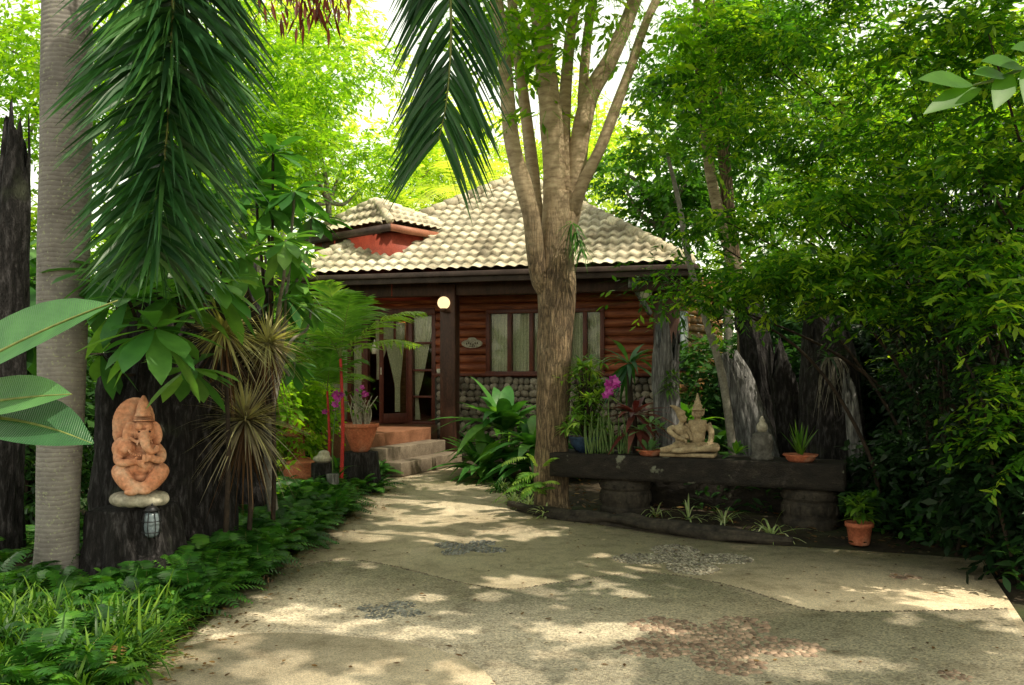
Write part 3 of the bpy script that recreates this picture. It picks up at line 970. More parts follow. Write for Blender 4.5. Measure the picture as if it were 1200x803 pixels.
# stone plinth
a = Acc()
zs = hz(580, 441, WY - 0.15)
hbox(a, dx1 + 0.02, XR, WY - 0.12, WY + 0.06, 0, zs - 0.02)
link('plinth', a, M['mortar'], house)
a = Acc()
z = 0.06
while z < zs - 0.03:
    x = dx1 + 0.06
    h_ = random.uniform(0.065, 0.1)
    while x < XR:
        wd = random.uniform(0.09, 0.2)
        rr = rotm(random.uniform(-.2, .2), random.uniform(-.45, .45), -AH)
        ellipsoid(a, H(x + wd * .5, WY - 0.13, z + random.uniform(-.025, .025)), (wd * 0.56, random.uniform(.045, .07), h_ * random.uniform(.75, 1.1)), rr, 9, 6, random.uniform(0, 1))
        x += wd
    z += h_ * 1.62
link('stone_cladding', a, M['stone'], house, smooth=True)
a = Acc()
hbox(a, dx1, XR, WY - 0.2, WY - 0.02, zs, zs + 0.05)
link('ledge', a, M['frame_wood'], house, bevel=0.01)


def hquad(acc, x0, x1, y, z0, z1):
    acc.add(np.array([H(x0, y, z0), H(x1, y, z0), H(x1, y, z1), H(x0, y, z1)]), np.array([[0, 1, 2, 3]]))


def window(x0, x1, z0, z1, n):
    a = Acc()
    fw = 0.08
    y0, y1 = WY - 0.12, WY + 0.05
    hbox(a, x0, x1, y0, y1, z1 - fw, z1)
    hbox(a, x0, x1, y0 - 0.03, y1, z0, z0 + fw)
    for i in range(n + 1):
        x = x0 + (x1 - x0 - fw) * i / n
        hbox(a, x, x + fw, y0 + 0.003 * (i % 2) - 0.002, y1, z0 + fw, z1 - fw)
    wdw = link('window', a, M['frame_wood'], house, bevel=0.006)
    for i in range(n):
        xa = x0 + (x1 - x0 - fw) * i / n + fw
        xb = x0 + (x1 - x0 - fw) * (i + 1) / n
        g = Acc()
        hquad(g, xa, xb, WY - 0.04, z0 + fw, z1 - fw)
        link('pane', g, M['glass'], wdw)
    c = Acc()
    curtain_sheet(c, x0 + fw, x1 - fw, z0 + fw, z1 - fw, WY + 0.06)
    link('curtain', c, M['curtain'], wdw, smooth=True)
    b = Acc()
    hbox(b, x0, x1, WY + 0.25, WY + 0.28, z0, z1)
    link('backing', b, M['dark_wood'], wdw)
    return wdw


def curtain_sheet(acc, x0, x1, z0, z1, y, tie=None, to=0.0, amp=0.02, per=0.065):
    nX = max(12, int((x1 - x0) / 0.012)); nZ = 24
    V = np.zeros((nZ, nX, 3))
    for i in range(nZ):
        v = i / (nZ - 1)
        zz = z0 + (z1 - z0) * v
        if tie is None:
            a0, a1 = x0, x1
        else:
            k = abs(zz - tie) / (z1 - tie) if zz > tie else 0.1 * abs(zz - tie) / (tie - z0)
            k = 0.16 + 0.84 * min(1, k) ** 0.8
            a0 = to + (x0 - to) * k; a1 = to + (x1 - to) * k
        for j in range(nX):
            u = j / (nX - 1)
            x = a0 + (a1 - a0) * u
            ph = 2 * PI * (x1 - x0) * u / per
            V[i, j] = H(x, y + amp * math.sin(ph + 0.7 * math.sin(ph * 0.31)) + 0.01 * math.sin(u * 5), zz)
    i = np.arange(nZ - 1)[:, None] * nX; j = np.arange(nX - 1)[None]
    acc.add(V.reshape(-1, 3), np.stack([i + j, i + j + 1, i + nX + j + 1, i + nX + j], -1).reshape(-1, 4))


window(w1[0], w1[1], wz0, wz1, 3)
window(w2[0], w2[1], wz0, wz1, 2)

# door wall: glazed frame, open leaf, curtains
DY = WY + 0.02


def X_(px): return hx(px, DY)


zt, zb = door_top, FL
a = Acc()
hbox(a, dx0, dx1, DY - 0.1, DY + 0.06, zt - 0.02, zt + 0.12)
hbox(a, dx0, dx1, DY - 0.06, DY + 0.06, zb, zb + 0.05)
for px, wd in ((354, 6), (378, 5), (411, 5), (429, 8), (482, 5), (509.5, 5)):
    x = X_(px); hw = wd * 0.5 / 58
    hbox(a, x - hw, x + hw, DY - 0.08, DY + 0.06, zb + 0.05, zt - 0.02)
for (pa, pb) in ((354, 378), (378, 411), (411, 429)):
    for py, th in ((401, 0.06),):
        zz = hz((pa + pb) / 2, py, DY)
        hbox(a, X_(pa), X_(pb), DY - 0.04, DY + 0.04, zz - th / 2, zz + th / 2)
for py in (402, 434, 465):
    zz = hz(496, py, DY)
    hbox(a, X_(484), X_(508), DY - 0.03, DY + 0.03, zz - 0.022, zz + 0.022)
link('door_frame', a, M['frame_wood'], house, bevel=0.005)
for (pa, pb) in ((356, 376), (380, 409), (413, 426), (484, 508)):
    a = Acc(); hquad(a, X_(pa), X_(pb), DY - 0.006, zb + 0.05, zt - 0.02)
    link('glass_panel', a, M['glass'], house)
for (pa, pb, to) in ((380, 409, None), (413, 427, None), (484, 508, 481)):
    a = Acc()
    if to:
        curtain_sheet(a, X_(pa), X_(pb), zb + 0.08, zt - 0.04, DY + 0.08, zb + 0.55, X_(to + 4))
    else:
        curtain_sheet(a, X_(pa), X_(pb), zb + 0.06, zt - 0.04, DY + 0.08)
    link('curtain', a, M['curtain'], house, smooth=True)
a = Acc()
curtain_sheet(a, X_(433), X_(458), zb + 0.9, zt, DY + 0.3, zb + 1.2, X_(435))
link('curtain', a, M['curtain'], house, smooth=True)
# open door leaf: hinged at px 481, swung inward
hin = H(X_(480.5), DY - 0.02, 0)
fr = H(X_(456), DY - 0.5, 0)
ed = nrm(fr - hin); Ld = np.linalg.norm(fr - hin); angd = math.atan2(ed[1], ed[0])
a = Acc()


def dbox(acc, u0, u1, z0, z1, th=0.045):
    box(acc, hin + ed * (u0 + u1) / 2 + UP * (z0 + z1) / 2, (u1 - u0, th, z1 - z0), angd)


dbox(a, 0, 0.08, zb + 0.03, zt - 0.03); dbox(a, Ld - 0.08, Ld, zb + 0.03, zt - 0.03)
dbox(a, 0.08, Ld - 0.08, zt - 0.15, zt - 0.035); dbox(a, 0.08, Ld - 0.08, zb + 0.035, zb + 0.22)
dbox(a, 0.08, Ld - 0.08, hz(470, 400, DY) - 0.03, hz(470, 400, DY) + 0.03, 0.035)
dbox(a, Ld / 2 - 0.02, Ld / 2 + 0.02, hz(470, 400, DY) + 0.03, zt - 0.15, 0.035)
leafd = link('door_leaf', a, M['frame_wood'], house, bevel=0.004)
a = Acc()
a.add(np.array([hin + ed * (Ld - 0.08) + UP * (zb + 0.22), hin + ed * 0.08 + UP * (zb + 0.22), hin + ed * 0.08 + UP * (zt - 0.15), hin + ed * (Ld - 0.08) + UP * (zt - 0.15)]), np.array([[0, 1, 2, 3]]))
link('pane', a, M['glass'], leafd)
a = Acc(); tube(a, [hin + ed * (Ld - 0.04) + UP * (zb + 1.0) - np.array([0.0, 0.05, 0]), hin + ed * (Ld - 0.04) + UP * (zb + 1.14) - np.array([0, 0.05, 0])], [0.012, 0.012], 8)
link('handle', a, M['cream'], leafd)
a = Acc()
nn2 = np.array([-ed[1], ed[0], 0])
if nn2[1] < 0: nn2 = -nn2
V = []
for i in range(20):
    v = i / 19; zz = zb + 0.25 + (zt - 0.17 - zb - 0.25) * v
    k = 0.2 + 0.8 * min(1, max(0.02, v - 0.28) / 0.6)
    for j in range(24):
        u = j / 23
        V.append(hin + ed * (Ld * 0.5 + (u - 0.5) * (Ld - 0.17) * k + 0.1 * (k - 1)) + nn2 * (0.03 + 0.012 * math.sin(u * 40)) + UP * zz)
i = np.arange(19)[:, None] * 24; j = np.arange(23)[None]
a.add(np.array(V), np.stack([i + j, i + j + 1, i + 24 + j + 1, i + 24 + j], -1).reshape(-1, 4))
link('curtain', a, M['curtain'], leafd, smooth=True)

# room behind the door
a = Acc()
hbox(a, dx0 - 0.6, dx1 + 0.6, WY + 3.3, WY + 3.4, 0.6, 3.4)
hbox(a, dx0 - 0.7, dx0 - 0.6, WY + 0.1, WY + 3.3, 0.6, 3.4)
hbox(a, dx1 + 0.6, dx1 + 0.7, WY + 0.1, WY + 3.3, 0.6, 3.4)
hbox(a, dx0 - 0.6, dx1 + 0.6, WY + 0.1, WY + 3.3, 3.3, 3.38)
link('room_wall', a, M['room'], house)
a = Acc(); hbox(a, dx0 - 0.6, dx1 + 0.6, WY + 0.07, WY + 3.29, FL - 0.1, FL - 0.01)
link('room_floor', a, M['porch'], house)
ip = H(X_(444), WY + 1.2, hz(444, 371, WY + 1.2))
t = thing('indoor_lamp', 'glowing orange lamp on the wall inside the open door', 'lamp', ip)
a = Acc(); lathe(a, ip, [(0.03, -0.02), (0.075, -0.1), (0.08, -0.11), (0.04, 0.0)], 16); link('lamp_shade', a, M['lamp_warm'], t, smooth=True)
a = Acc(); box(a, ip + np.array([0, 0.1, -0.03]), (0.06, 0.2, 0.03)); link('bracket', a, M['dark_wood'], t)
a = Acc()
hbox(a, X_(440), X_(452), WY + 1.3, WY + 1.36, FL, zt - 0.02)
tag(link('cupboard', a, M['log_side'], house), 'orange lit wooden post inside the doorway')

# porch floor, steps
pA = H(dx1 + 0.05, WY - 0.02, 0)[:2]
s1 = np.array([-1.56, 15.9]); s0 = np.array([-2.33, 14.05])
por = np.array([s0, s1, pA, H(XL, WY - 0.02, 0)[:2], H(XL, -1.9, 0)[:2]])
a = Acc(); prism(a, por, 0.02, FL); link('porch_floor', a, M['porch'], house, bevel=0.01)
sn = nrm(np.array([s1[1] - s0[1], -(s1[0] - s0[0])]))
for k, (zz, w0, w1_) in enumerate(((FL - 0.21, 0.01, 0.36), (FL - 0.42, 0.01, 0.70))):
    a = Acc()
    sd2 = nrm(s1 - s0)
    st_a, st_b = s0 - sd2 * 0.1 * (k + 1), s1 + sd2 * 0.0
    prism(a, np.array([st_a + sn * (w0 + 0.35 * k - 0.0), st_a + sn * w1_, st_b + sn * w1_, st_b + sn * (w0 + 0.35 * k)]), 0.005, zz)
    link('step', a, M['step'], house, bevel=0.012)

# posts and beams
a = Acc(); hbox(a, -0.15, 0.15, -0.15, 0.15, 0.001, 3.36); link('post', a, M['dark_wood'], house, bevel=0.015)
a = Acc(); hbox(a, XR - 0.16, XR + 0.3, WY - 0.5, WY - 0.1, 0.001, 3.36); link('post', a, M['dark_wood'], house, bevel=0.015)
a = Acc(); hbox(a, XL + 0.4, XL + 0.65, -0.3, -0.05, 0.001, 3.36); link('post', a, M['frame_wood'], house, bevel=0.015)
a = Acc(); hbox(a, XL, XR + 0.35, -0.08, 0.1, 3.14, 3.4); link('beam', a, M['dark_wood'], house, bevel=0.01)
a = Acc()
pb = H(hx(745, 0.1), 0.0, 3.2); pe = H(hx(762, 0.4), 0.4, hz(762, 368, 0.4))
tube(a, [pb, (pb + pe) / 2, pe], [0.05, 0.05, 0.05], 4); link('brace', a, M['grey_wood'], house)
a = Acc()
q = H(hx(741, -0.25), -0.2, hz(741, 331, -0.2)); box(a, q, (0.13, 0.3, 0.22), -AH); link('beam_end', a, M['grey_wood'], house, bevel=0.01)

# roof
EZ = 3.55
RX0, RX1, RY0 = -3.35, 4.5, -0.55
APX = (RX0 + RX1) / 2; APD = (RX1 - RX0) / 2
RY1 = RY0 + 2 * APD
APZ = EZ + APD * 0.66
apex = H(APX, RY0 + APD, APZ)
CRN = [H(RX0, RY0, EZ), H(RX1, RY0, EZ), H(RX1, RY1, EZ), H(RX0, RY1, EZ)]


def tile_face(acc, A, B, C, tw=0.22, rl=0.31, amp=0.036, stepz=0.055, over=0.0):
    e = B - A; wd = np.linalg.norm(e); e = e / wd
    mid_u = float(np.dot(C - A, e)); s = C - A - e * mid_u; hh = np.linalg.norm(s); s = s / hh
    n = np.cross(e, s)
    if n[2] < 0: n = -n
    cols = int(round(wd / tw)); tw = wd / cols; rows = int(math.ceil(hh / rl)); rl = hh / rows
    US = 6
    us = np.linspace(0, wd, cols * US + 1)
    vs = []
    for r_ in range(rows):
        vs += [(r_ * rl, r_, 0.0), (r_ * rl + rl * 0.5, r_, 0.5), (r_ * rl + rl * 0.98, r_, 0.98)]
    ph = (us / tw) % 1.0
    bar = np.where(ph < 0.62, np.sin(PI * ph / 0.62) ** 0.8, -0.35 * np.sin(PI * (ph - 0.62) / 0.38))
    colid = np.minimum((us / tw).astype(int), cols - 1)
    T = rng.uniform(0, 1, (rows, cols)) * 0.7 + 0.3 * rng.uniform(0, 1, (rows, 1))
    V = np.zeros((len(vs), len(us), 3)); Ti = np.zeros((len(vs), len(us)))
    jit = rng.normal(0, 0.004, (rows, cols))
    sag = lambda u, v: 0.02 * np.sin(u * 0.9 + 1) * np.sin(v * 0.8)
    for i, (v, r_, fr_) in enumerate(vs):
        h = amp * bar * (1.0) + stepz * (1 - fr_) + jit[r_, colid] + sag(us, v)
        vj = v - 0.025 * np.clip(bar, 0, 1) * (fr_ == 0)
        V[i] = A + e * us[:, None] + s * (vj + np.zeros_like(us))[:, None] + n * h[:, None]
        Ti[i] = T[r_, colid] * (1.0 if fr_ < 0.9 else 0.0)  # top edge of each tile row tinted dark, a painted shadow line
    nu = len(us)
    i = np.arange(len(vs) - 1)[:, None] * nu; j = np.arange(nu - 1)[None]
    Fc = np.stack([i + j, i + j + 1, i + nu + j + 1, i + nu + j], -1)
    uc = (us[:-1] + us[1:]) / 2; vc = np.array([(vs[k][0] + vs[k + 1][0]) / 2 for k in range(len(vs) - 1)])
    UU, VV = np.meshgrid(uc, vc)
    ok = (UU > VV * mid_u / hh - 0.03) & (UU < wd - VV * (wd - mid_u) / hh + 0.03)
    acc.add(V.reshape(-1, 3), Fc[ok], Ti.reshape(-1))


roof = None
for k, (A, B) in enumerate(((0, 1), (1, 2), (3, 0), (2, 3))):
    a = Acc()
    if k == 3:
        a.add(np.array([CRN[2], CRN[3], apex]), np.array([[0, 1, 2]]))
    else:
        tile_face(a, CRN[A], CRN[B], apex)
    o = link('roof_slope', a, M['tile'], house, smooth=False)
a = Acc()
for k in range(4):
    d_ = apex - CRN[k]; Lr = np.linalg.norm(d_); d_ = d_ / Lr
    q = 0.0
    while q < Lr - 0.1:
        p0 = CRN[k] + d_ * q + UP * 0.045; p1 = CRN[k] + d_ * min(Lr, q + 0.36) + UP * 0.03
        tube(a, [p0, p1], [0.115, 0.09], 10, 2, tint=random.uniform(0, 1))
        q += 0.31
ellipsoid(a, apex + UP * 0.08, (0.16, 0.16, 0.12))
link('ridge_tiles', a, M['tile'], house, smooth=True)
# soffit, fascia, gutter
a = Acc()
for k in range(4):
    A, B = CRN[k], CRN[(k + 1) % 4]
    e = nrm(B - A); mid = (A + B) / 2; Lw = np.linalg.norm(B - A); ang = math.atan2(e[1], e[0]); n_ = np.array([e[1], -e[0], 0])
    box(a, mid + n_ * 0.02 - UP * 0.12, (Lw + 0.04, 0.035, 0.2), ang)
    box(a, mid + n_ * 0.085 - UP * 0.075, (Lw + 0.2, 0.1, 0.09), ang)
link('fascia', a, M['fascia'], house, bevel=0.01)
a = Acc()
V = []
for k in range(4):
    V.append(CRN[k] - UP * 0.05)
inn = [H(XL + 0.1 if False else RX0 + 1.2, RY0 + 1.2, 3.62), H(RX1 - 1.2, RY0 + 1.2, 3.62), H(RX1 - 1.2, RY1 - 1.2, 3.62), H(RX0 + 1.2, RY1 - 1.2, 3.62)]
V = np.array(V + inn)
a.add(V, np.array([[0, 1, 5, 4], [1, 2, 6, 5], [2, 3, 7, 6], [3, 0, 4, 7]]))
link('soffit', a, M['dark_wood'], house)
# walls at the back and left, so the house is closed
a = Acc()
hbox(a, XL, XL + 0.1, WY + 0.06, RY1 - 0.6, 0.3, 3.6)
hbox(a, XL + 0.1, XR + 0.1, RY1 - 0.7, RY1 - 0.6, 0.3, 3.6)
link('wall', a, M['log_wall'], house)

# dormer
DE = np.array([-2.32, 16.22, 4.55]); df = nrm(np.array([-0.77, 0.64, 0])); ds = nrm(np.array([0.64, 0.77, 0]))
dW, dD = 2.6, 2.4
dc = [DE, DE + df * dW, DE + df * dW + ds * dD, DE + ds * dD]
dap = np.array([-2.75, 17.2, 5.12])
a = Acc()
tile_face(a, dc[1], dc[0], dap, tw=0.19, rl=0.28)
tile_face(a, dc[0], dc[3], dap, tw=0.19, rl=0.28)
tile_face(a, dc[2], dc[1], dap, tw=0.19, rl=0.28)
a.add(np.array([dc[2], dc[3], dap]), np.array([[0, 1, 2]]))
for k in (0, 1, 3):
    d_ = dap - dc[k]; Lr = np.linalg.norm(d_); d_ /= Lr; q = 0
    while q < Lr - 0.05:
        tube(a, [dc[k] + d_ * q + UP * 0.045, dc[k] + d_ * min(Lr, q + 0.33) + UP * 0.03], [0.09, 0.07], 8, 2, tint=random.uniform(0, 1)); q += 0.28
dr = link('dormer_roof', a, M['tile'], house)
a = Acc()
wall_c = [DE + df * 0.1 + ds * 0.14, DE + df * (dW - 0.1) + ds * 0.14]
angf = math.atan2(df[1], df[0])
mid = (wall_c[0] + wall_c[1]) / 2
wl = np.linalg.norm(wall_c[1] - wall_c[0])
box(a, mid + ds * 0.9 - UP * 0.72, (wl, 1.8, 1.36), angf)
dw = link('dormer_wall', a, M['red_paint'], house)
for k_ in (0.62, 0.8):
    a = Acc(); box(a, wall_c[0] + df * wl * k_ - ds * 0.015 - UP * 0.27, (0.34, 0.05, 0.3), angf); link('vent', a, M['dark_wood'], dw, bevel=0.005)
a = Acc()
box(a, (dc[0] + dc[1]) / 2 - UP * 0.1 - ds * 0.01, (dW + 0.04, 0.04, 0.13), angf)
box(a, (dc[0] + dc[1]) / 2 - UP * 0.14 + ds * 0.18, (dW - 0.04, 0.36, 0.03), angf)
link('fascia', a, M['fascia'], dr)
a = Acc()
box(a, dc[0] + ds * 0.8 - UP * 0.1 - df * 0.012, (0.04, 1.6, 0.13), angf)
box(a, dc[0] + ds * 0.8 - UP * 0.14 + df * 0.18, (0.36, 1.55, 0.03), angf)
link('fascia', a, M['fascia_lit'], dr)

# small fittings on the house
q = P(520, 355, 16.0)
t = thing('globe_lamp', 'round lit globe lamp fixed to the porch post', 'lamp', q)
a = Acc(); ellipsoid(a, q, (0.118, 0.118, 0.118), None, 24, 16); link('globe', a, M['globe'], t, smooth=True)
a = Acc(); lathe(a, q, [(0.05, -0.17), (0.06, -0.13), (0.055, -0.1)], 16); box(a, q + np.array([0.05, 0.02, -0.16]), (0.12, 0.05, 0.04)); link('bracket', a, M['dark_wood'], t)
q = H(hx(756, 0.15), 0.15, hz(756, 343, 0.15))
t = thing('wall_lamp', 'unlit round cream lamp under the eave beside the grey brace', 'lamp', q)
a = Acc(); lathe(a, q, [(0.04, 0.12), (0.1, 0.08), (0.13, 0.0), (0.1, -0.08), (0.02, -0.12)], 20); link('shade', a, M['cream'], t, smooth=True)
a = Acc(); box(a, q + np.array([0, 0, 0.17]), (0.05, 0.05, 0.12)); link('stem', a, M['dark_wood'], t)
q = P(439, 406, 16.9)
t = thing('hanging_bottle', 'pale bottle shaped lantern hanging in the open doorway', 'lantern', q)
a = Acc(); lathe(a, q, [(0.05, -0.15), (0.06, -0.1), (0.055, 0.0), (0.02, 0.06), (0.015, 0.13)], 14); link('bottle', a, M['cream'], t, smooth=True)
a = Acc(); tube(a, [q + UP * 0.13, q + UP * 0.6], [0.004, 0.004], 5); link('cord', a, M['dark_wood'], t)
q = H(hx(553, WY - 0.08), WY - 0.075, hz(553, 403, WY))
t = thing('house_sign', 'small carved oval wooden name board on the log wall by the post', 'sign', q)
a = Acc(); ellipsoid(a, q, (0.22, 0.015, 0.09), rotm(0, 0, -AH), 22, 12)
ellipsoid(a, q + UP * 0.07, (0.1, 0.014, 0.06), rotm(0, 0, -AH), 14, 8); link('board', a, M['pale_stone'], t, smooth=True)
a = Acc()
for k in range(6):
    box(a, q + np.array([(-0.11 + 0.044 * k) * cu, -(-0.11 + 0.044 * k) * su - 0.017, 0.012 * math.sin(k * 1.7)]), (0.018, 0.006, 0.04), -AH + 0.3 * math.sin(k))
for k in range(3):
    box(a, q + np.array([(-0.04 + 0.044 * k) * cu, -(-0.04 + 0.044 * k) * su - 0.017, -0.05]), (0.018, 0.006, 0.025), -AH)
tag(link('lettering', a, M['dark_dot'], t), kind='stuff')
q = H(hx(516, WY - 0.1), WY - 0.11, hz(516, 435, WY))
a = Acc(); box(a, q, (0.14, 0.02, 0.09), -AH); box(a, q - np.array([0, 0.012, 0]), (0.05, 0.01, 0.035), -AH)
tag(link('wall_switch', a, M['cream'], bevel=0.004), 'little cream switch plate between the door and the post', 'switch')
# ==== PART 2: trees
def paddle_mat():
    m = leaf_mat('paddle leaf', (0.035, 0.12, 0.05), (0.08, 0.22, 0.08), (0.15, 0.34, 0.12), 0.25, rough=0.3)
    nt = m.node_tree
    b = [n for n in nt.nodes if n.type == 'BSDF_PRINCIPLED'][0]
    wv = tex(nt, 'ShaderNodeTexWave', 34.0, coords(nt), bands_direction='X', Distortion=1.0)
    bp = nt.nodes.new('ShaderNodeBump'); bp.inputs['Strength'].default_value = 0.5; bp.inputs['Distance'].default_value = 0.006
    lk(nt, wv.outputs['Fac'], bp.inputs['Height']); lk(nt, bp.outputs[0], b.inputs['Normal'])
    return m


M['paddle'] = paddle_mat()
OBO = (0.12, 0.45, 0.8, 1.0, 0.85, 0.03)      # obovate
LAN = (0.2, 0.75, 1.0, 0.8, 0.4, 0.02)        # lanceolate
STR = (0.8, 1.0, 0.9, 0.7, 0.4, 0.02)         # strap
BRD = (0.15, 0.7, 0.98, 1.0, 0.8, 0.45, 0.02)


def rosette(acc, pos, n, L, W, e0, e1, droop=0.3, prof=OBO, fold=0.15, axis=UP, tint=None, jl=0.25, start=0.02):
    az = (np.arange(n) * 2.39996 + rng.uniform(0, 6)) % (2 * PI)
    el = rng.uniform(e0, e1, n)
    d = np.c_[np.cos(el) * np.cos(az), np.cos(el) * np.sin(az), np.sin(el)]
    axis = nrm(axis)
    if axis[2] < 0.999:
        v = np.cross(UP, axis); c_ = axis[2]; K_ = np.array([[0, -v[2], v[1]], [v[2], 0, -v[0]], [-v[1], v[0], 0]])
        R_ = np.eye(3) + K_ + K_ @ K_ / (1 + c_)
        d = d @ R_.T
    sd = hside(d.copy())
    t = rng.uniform(0.2, 0.9, n) if tint is None else np.clip(rng.normal(tint, 0.15, n), 0, 1)
    blades(acc, np.array(pos) + d * start, d, sd, L * rng.uniform(1 - jl, 1 + jl * 0.5, n), W * rng.uniform(0.8, 1.1, n), droop * rng.uniform(0.5, 1.4, n), prof, fold, t)


def tree(name, label, base, trunk, r0, limbs, clumps, nspray, leafL, leafW, mat, bark='stem_grey', group=None, n_leaf=9, twigL=0.5, cat='tree', rough=0.1, shell=0.5, prof=(0.3, 1, 0.03), tilt=0.5, extra=None, fold=0.0):
    """trunk: list of points; limbs: list of (points, r0, r1)"""
    t = thing(name, label, cat, base, group)
    a = Acc()
    rr = np.linspace(1, 0.6, len(trunk)) * r0
    rr[0] *= 1.25
    tube(a, trunk, rr, 14, 6, rough, 3.0)
    link('trunk', a, M[bark], t, smooth=True)
    for pts, ra, rb in limbs:
        a = Acc(); tube(a, pts, np.linspace(ra, rb, len(pts)), 9, 5, rough * 0.7, 3.0)
        link('branch', a, M[bark], t, smooth=True)
    a = Acc()
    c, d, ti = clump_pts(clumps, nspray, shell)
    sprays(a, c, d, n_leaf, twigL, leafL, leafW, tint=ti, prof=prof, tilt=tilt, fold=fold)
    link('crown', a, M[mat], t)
    return t


def auto_limbs(top, clumps, n, r):
    out = []
    cl = np.array(clumps)
    top = np.array(top)
    for k in rng.choice(len(cl), min(n, len(cl)), replace=False):
        e_ = cl[k, :3]
        m_ = (top + e_) / 2 + rng.normal(0, 0.12, 3) * np.linalg.norm(e_ - top) + DOWN * 0.1
        out.append(([top, m_, e_], r * 0.6, r * 0.12))
    return out


# ---- the many-stemmed big tree in front of the house
TY = 10.3
tb = np.array([0.57, TY, 0])
big = thing('shade_tree', 'big rough-barked tree forking into several stems in front of the house', 'tree', tb)
a = Acc()
tube(a, [P(647, 618, TY) * [1, 1, 0] + [0, 0, -0.1], P(646, 575, TY), P(647, 500, TY), P(649, 430, TY), P(652, 350, TY), P(651, 310, TY), P(652, 270, TY), P(653, 225, TY)],
     [0.25, 0.205, 0.19, 0.205, 0.22, 0.215, 0.18, 0.145], 56, 14, 0.14, 2.0, 0.04, 5.0, cap=True, seed=3)
link('trunk', a, M['bark_blend'], big, smooth=True)
stems = [([(653, 290), (651, 235), (646, 140), (637, 60), (633, -20), (640, -160)], 0.155, 0.105, 0),
         ([(650, 350), (632, 325), (622, 250), (606, 190), (598, 150), (590, 60), (570, -80)], 0.12, 0.07, -0.2),
         ([(636, 310), (628, 240), (622, 180), (612, 100), (600, 0), (590, -120)], 0.09, 0.05, 0.3),
         ([(660, 280), (672, 225), (682, 150), (695, 105), (716, 68), (741, 8), (790, -130)], 0.13, 0.075, 0.1),
         ([(672, 250), (682, 218), (704, 172), (722, 125), (737, 85), (760, 20), (800, -60)], 0.075, 0.045, -0.25),
         ([(665, 230), (661, 150), (664, 90), (670, 30), (682, -40), (690, -150)], 0.085, 0.05, 0.35),
         ([(684, 150), (684, 90), (690, 30), (705, -60)], 0.07, 0.05, 0.4)]
ends = []
for pts, ra, rb, dy in stems:
    a = Acc()
    pp = [P(x, y, TY + dy * min(1, k / 2)) for k, (x, y) in enumerate(pts)]
    tube(a, pp, np.linspace(ra, rb, len(pp)), 20, 8, 0.14, 3.0, 0.02, 4.0, seed=ra * 50)
    link('branch', a, M['bark_blend'], big, smooth=True)
    ends.append(pp[-1])
a = Acc()
cl = np.concatenate([sub_clumps((0.9, 10.2, 8.3), (3.2, 2.6, 1.7), 20, 0.75), sub_clumps((1.9, 10.6, 6.2), (1.3, 0.8, 0.7), 6, 0.4), sub_clumps((0.2, 10.8, 6.1), (0.9, 0.7, 0.5), 4, 0.35),
                     np.array([[*P(795, 95, 10.6), .55, .4, .3], [*P(735, 118, 10.1), .3, .2, .14], [*P(640, 118, 9.9), .3, .25, .2], [*P(765, 150, 11), .5, .4, .4], [*P(600, 60, 10.9), .4, .3, .3], [*P(820, 40, 10.4), .7, .4, .4], [*P(650, 20, 9.8), .5, .3, .4], [*P(700, 10, 9.9), .5, .3, .35], [*P(590, 10, 9.9), .35, .3, .3], [*P(690, 95, 9.8), .3, .2, .2], [*P(760, 60, 10.2), .4, .3, .3], [*P(720, 160, 10.6), .25, .2, .18], [*P(560, 30, 11), .5, .3, .4], [*P(610, 70, 9.9), .3, .2, .25], [*P(665, 60, 9.8), .35, .2, .25], [*P(780, 20, 9.8), .5, .3, .4], [*P(730, 20, 9.7), .4, .3, .3], [*P(640, 150, 9.8), .16, .12, .12], [*P(675, 30, 9.7), .4, .3, .3], [*P(615, 20, 9.7), .4, .3, .3], [*P(745, 95, 9.8), .3, .25, .22], [*P(700, 130, 9.8), .18, .15, .12]])])
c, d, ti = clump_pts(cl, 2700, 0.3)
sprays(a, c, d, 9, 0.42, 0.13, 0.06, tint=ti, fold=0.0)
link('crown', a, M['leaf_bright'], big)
a = Acc()
for k in range(4):
    rosette(a, P(670 + k * 4, 262 + k * 10, TY - 0.32), 16, 0.2, 0.02, -1.2, 0.4, 0.7, STR)
tag(link('tree_orchid', a, M['fern']), 'green tuft of strap leaves growing on the fork of the big tree', 'plant')

# ---- tall palm on the left
PY = 6.4
palm = thing('tall_palm', 'tall grey ringed palm trunk on the left with a huge hanging feathery frond', 'palm tree', (-3.42, PY, 0))
a = Acc()
pp = [P(66, 715, PY), P(67, 640, PY), P(70, 520, PY), P(73, 400, PY), P(76, 250, PY), P(79, 60, PY), P(80, -100, PY), P(82, -320, PY)]
tube(a, pp, [0.2, 0.15, 0.155, 0.172, 0.18, 0.176, 0.165, 0.13], 28, 9, 0.04, 2.0)
link('trunk', a, M['palm_bark'], palm, smooth=True)
ctop = pp[-1]


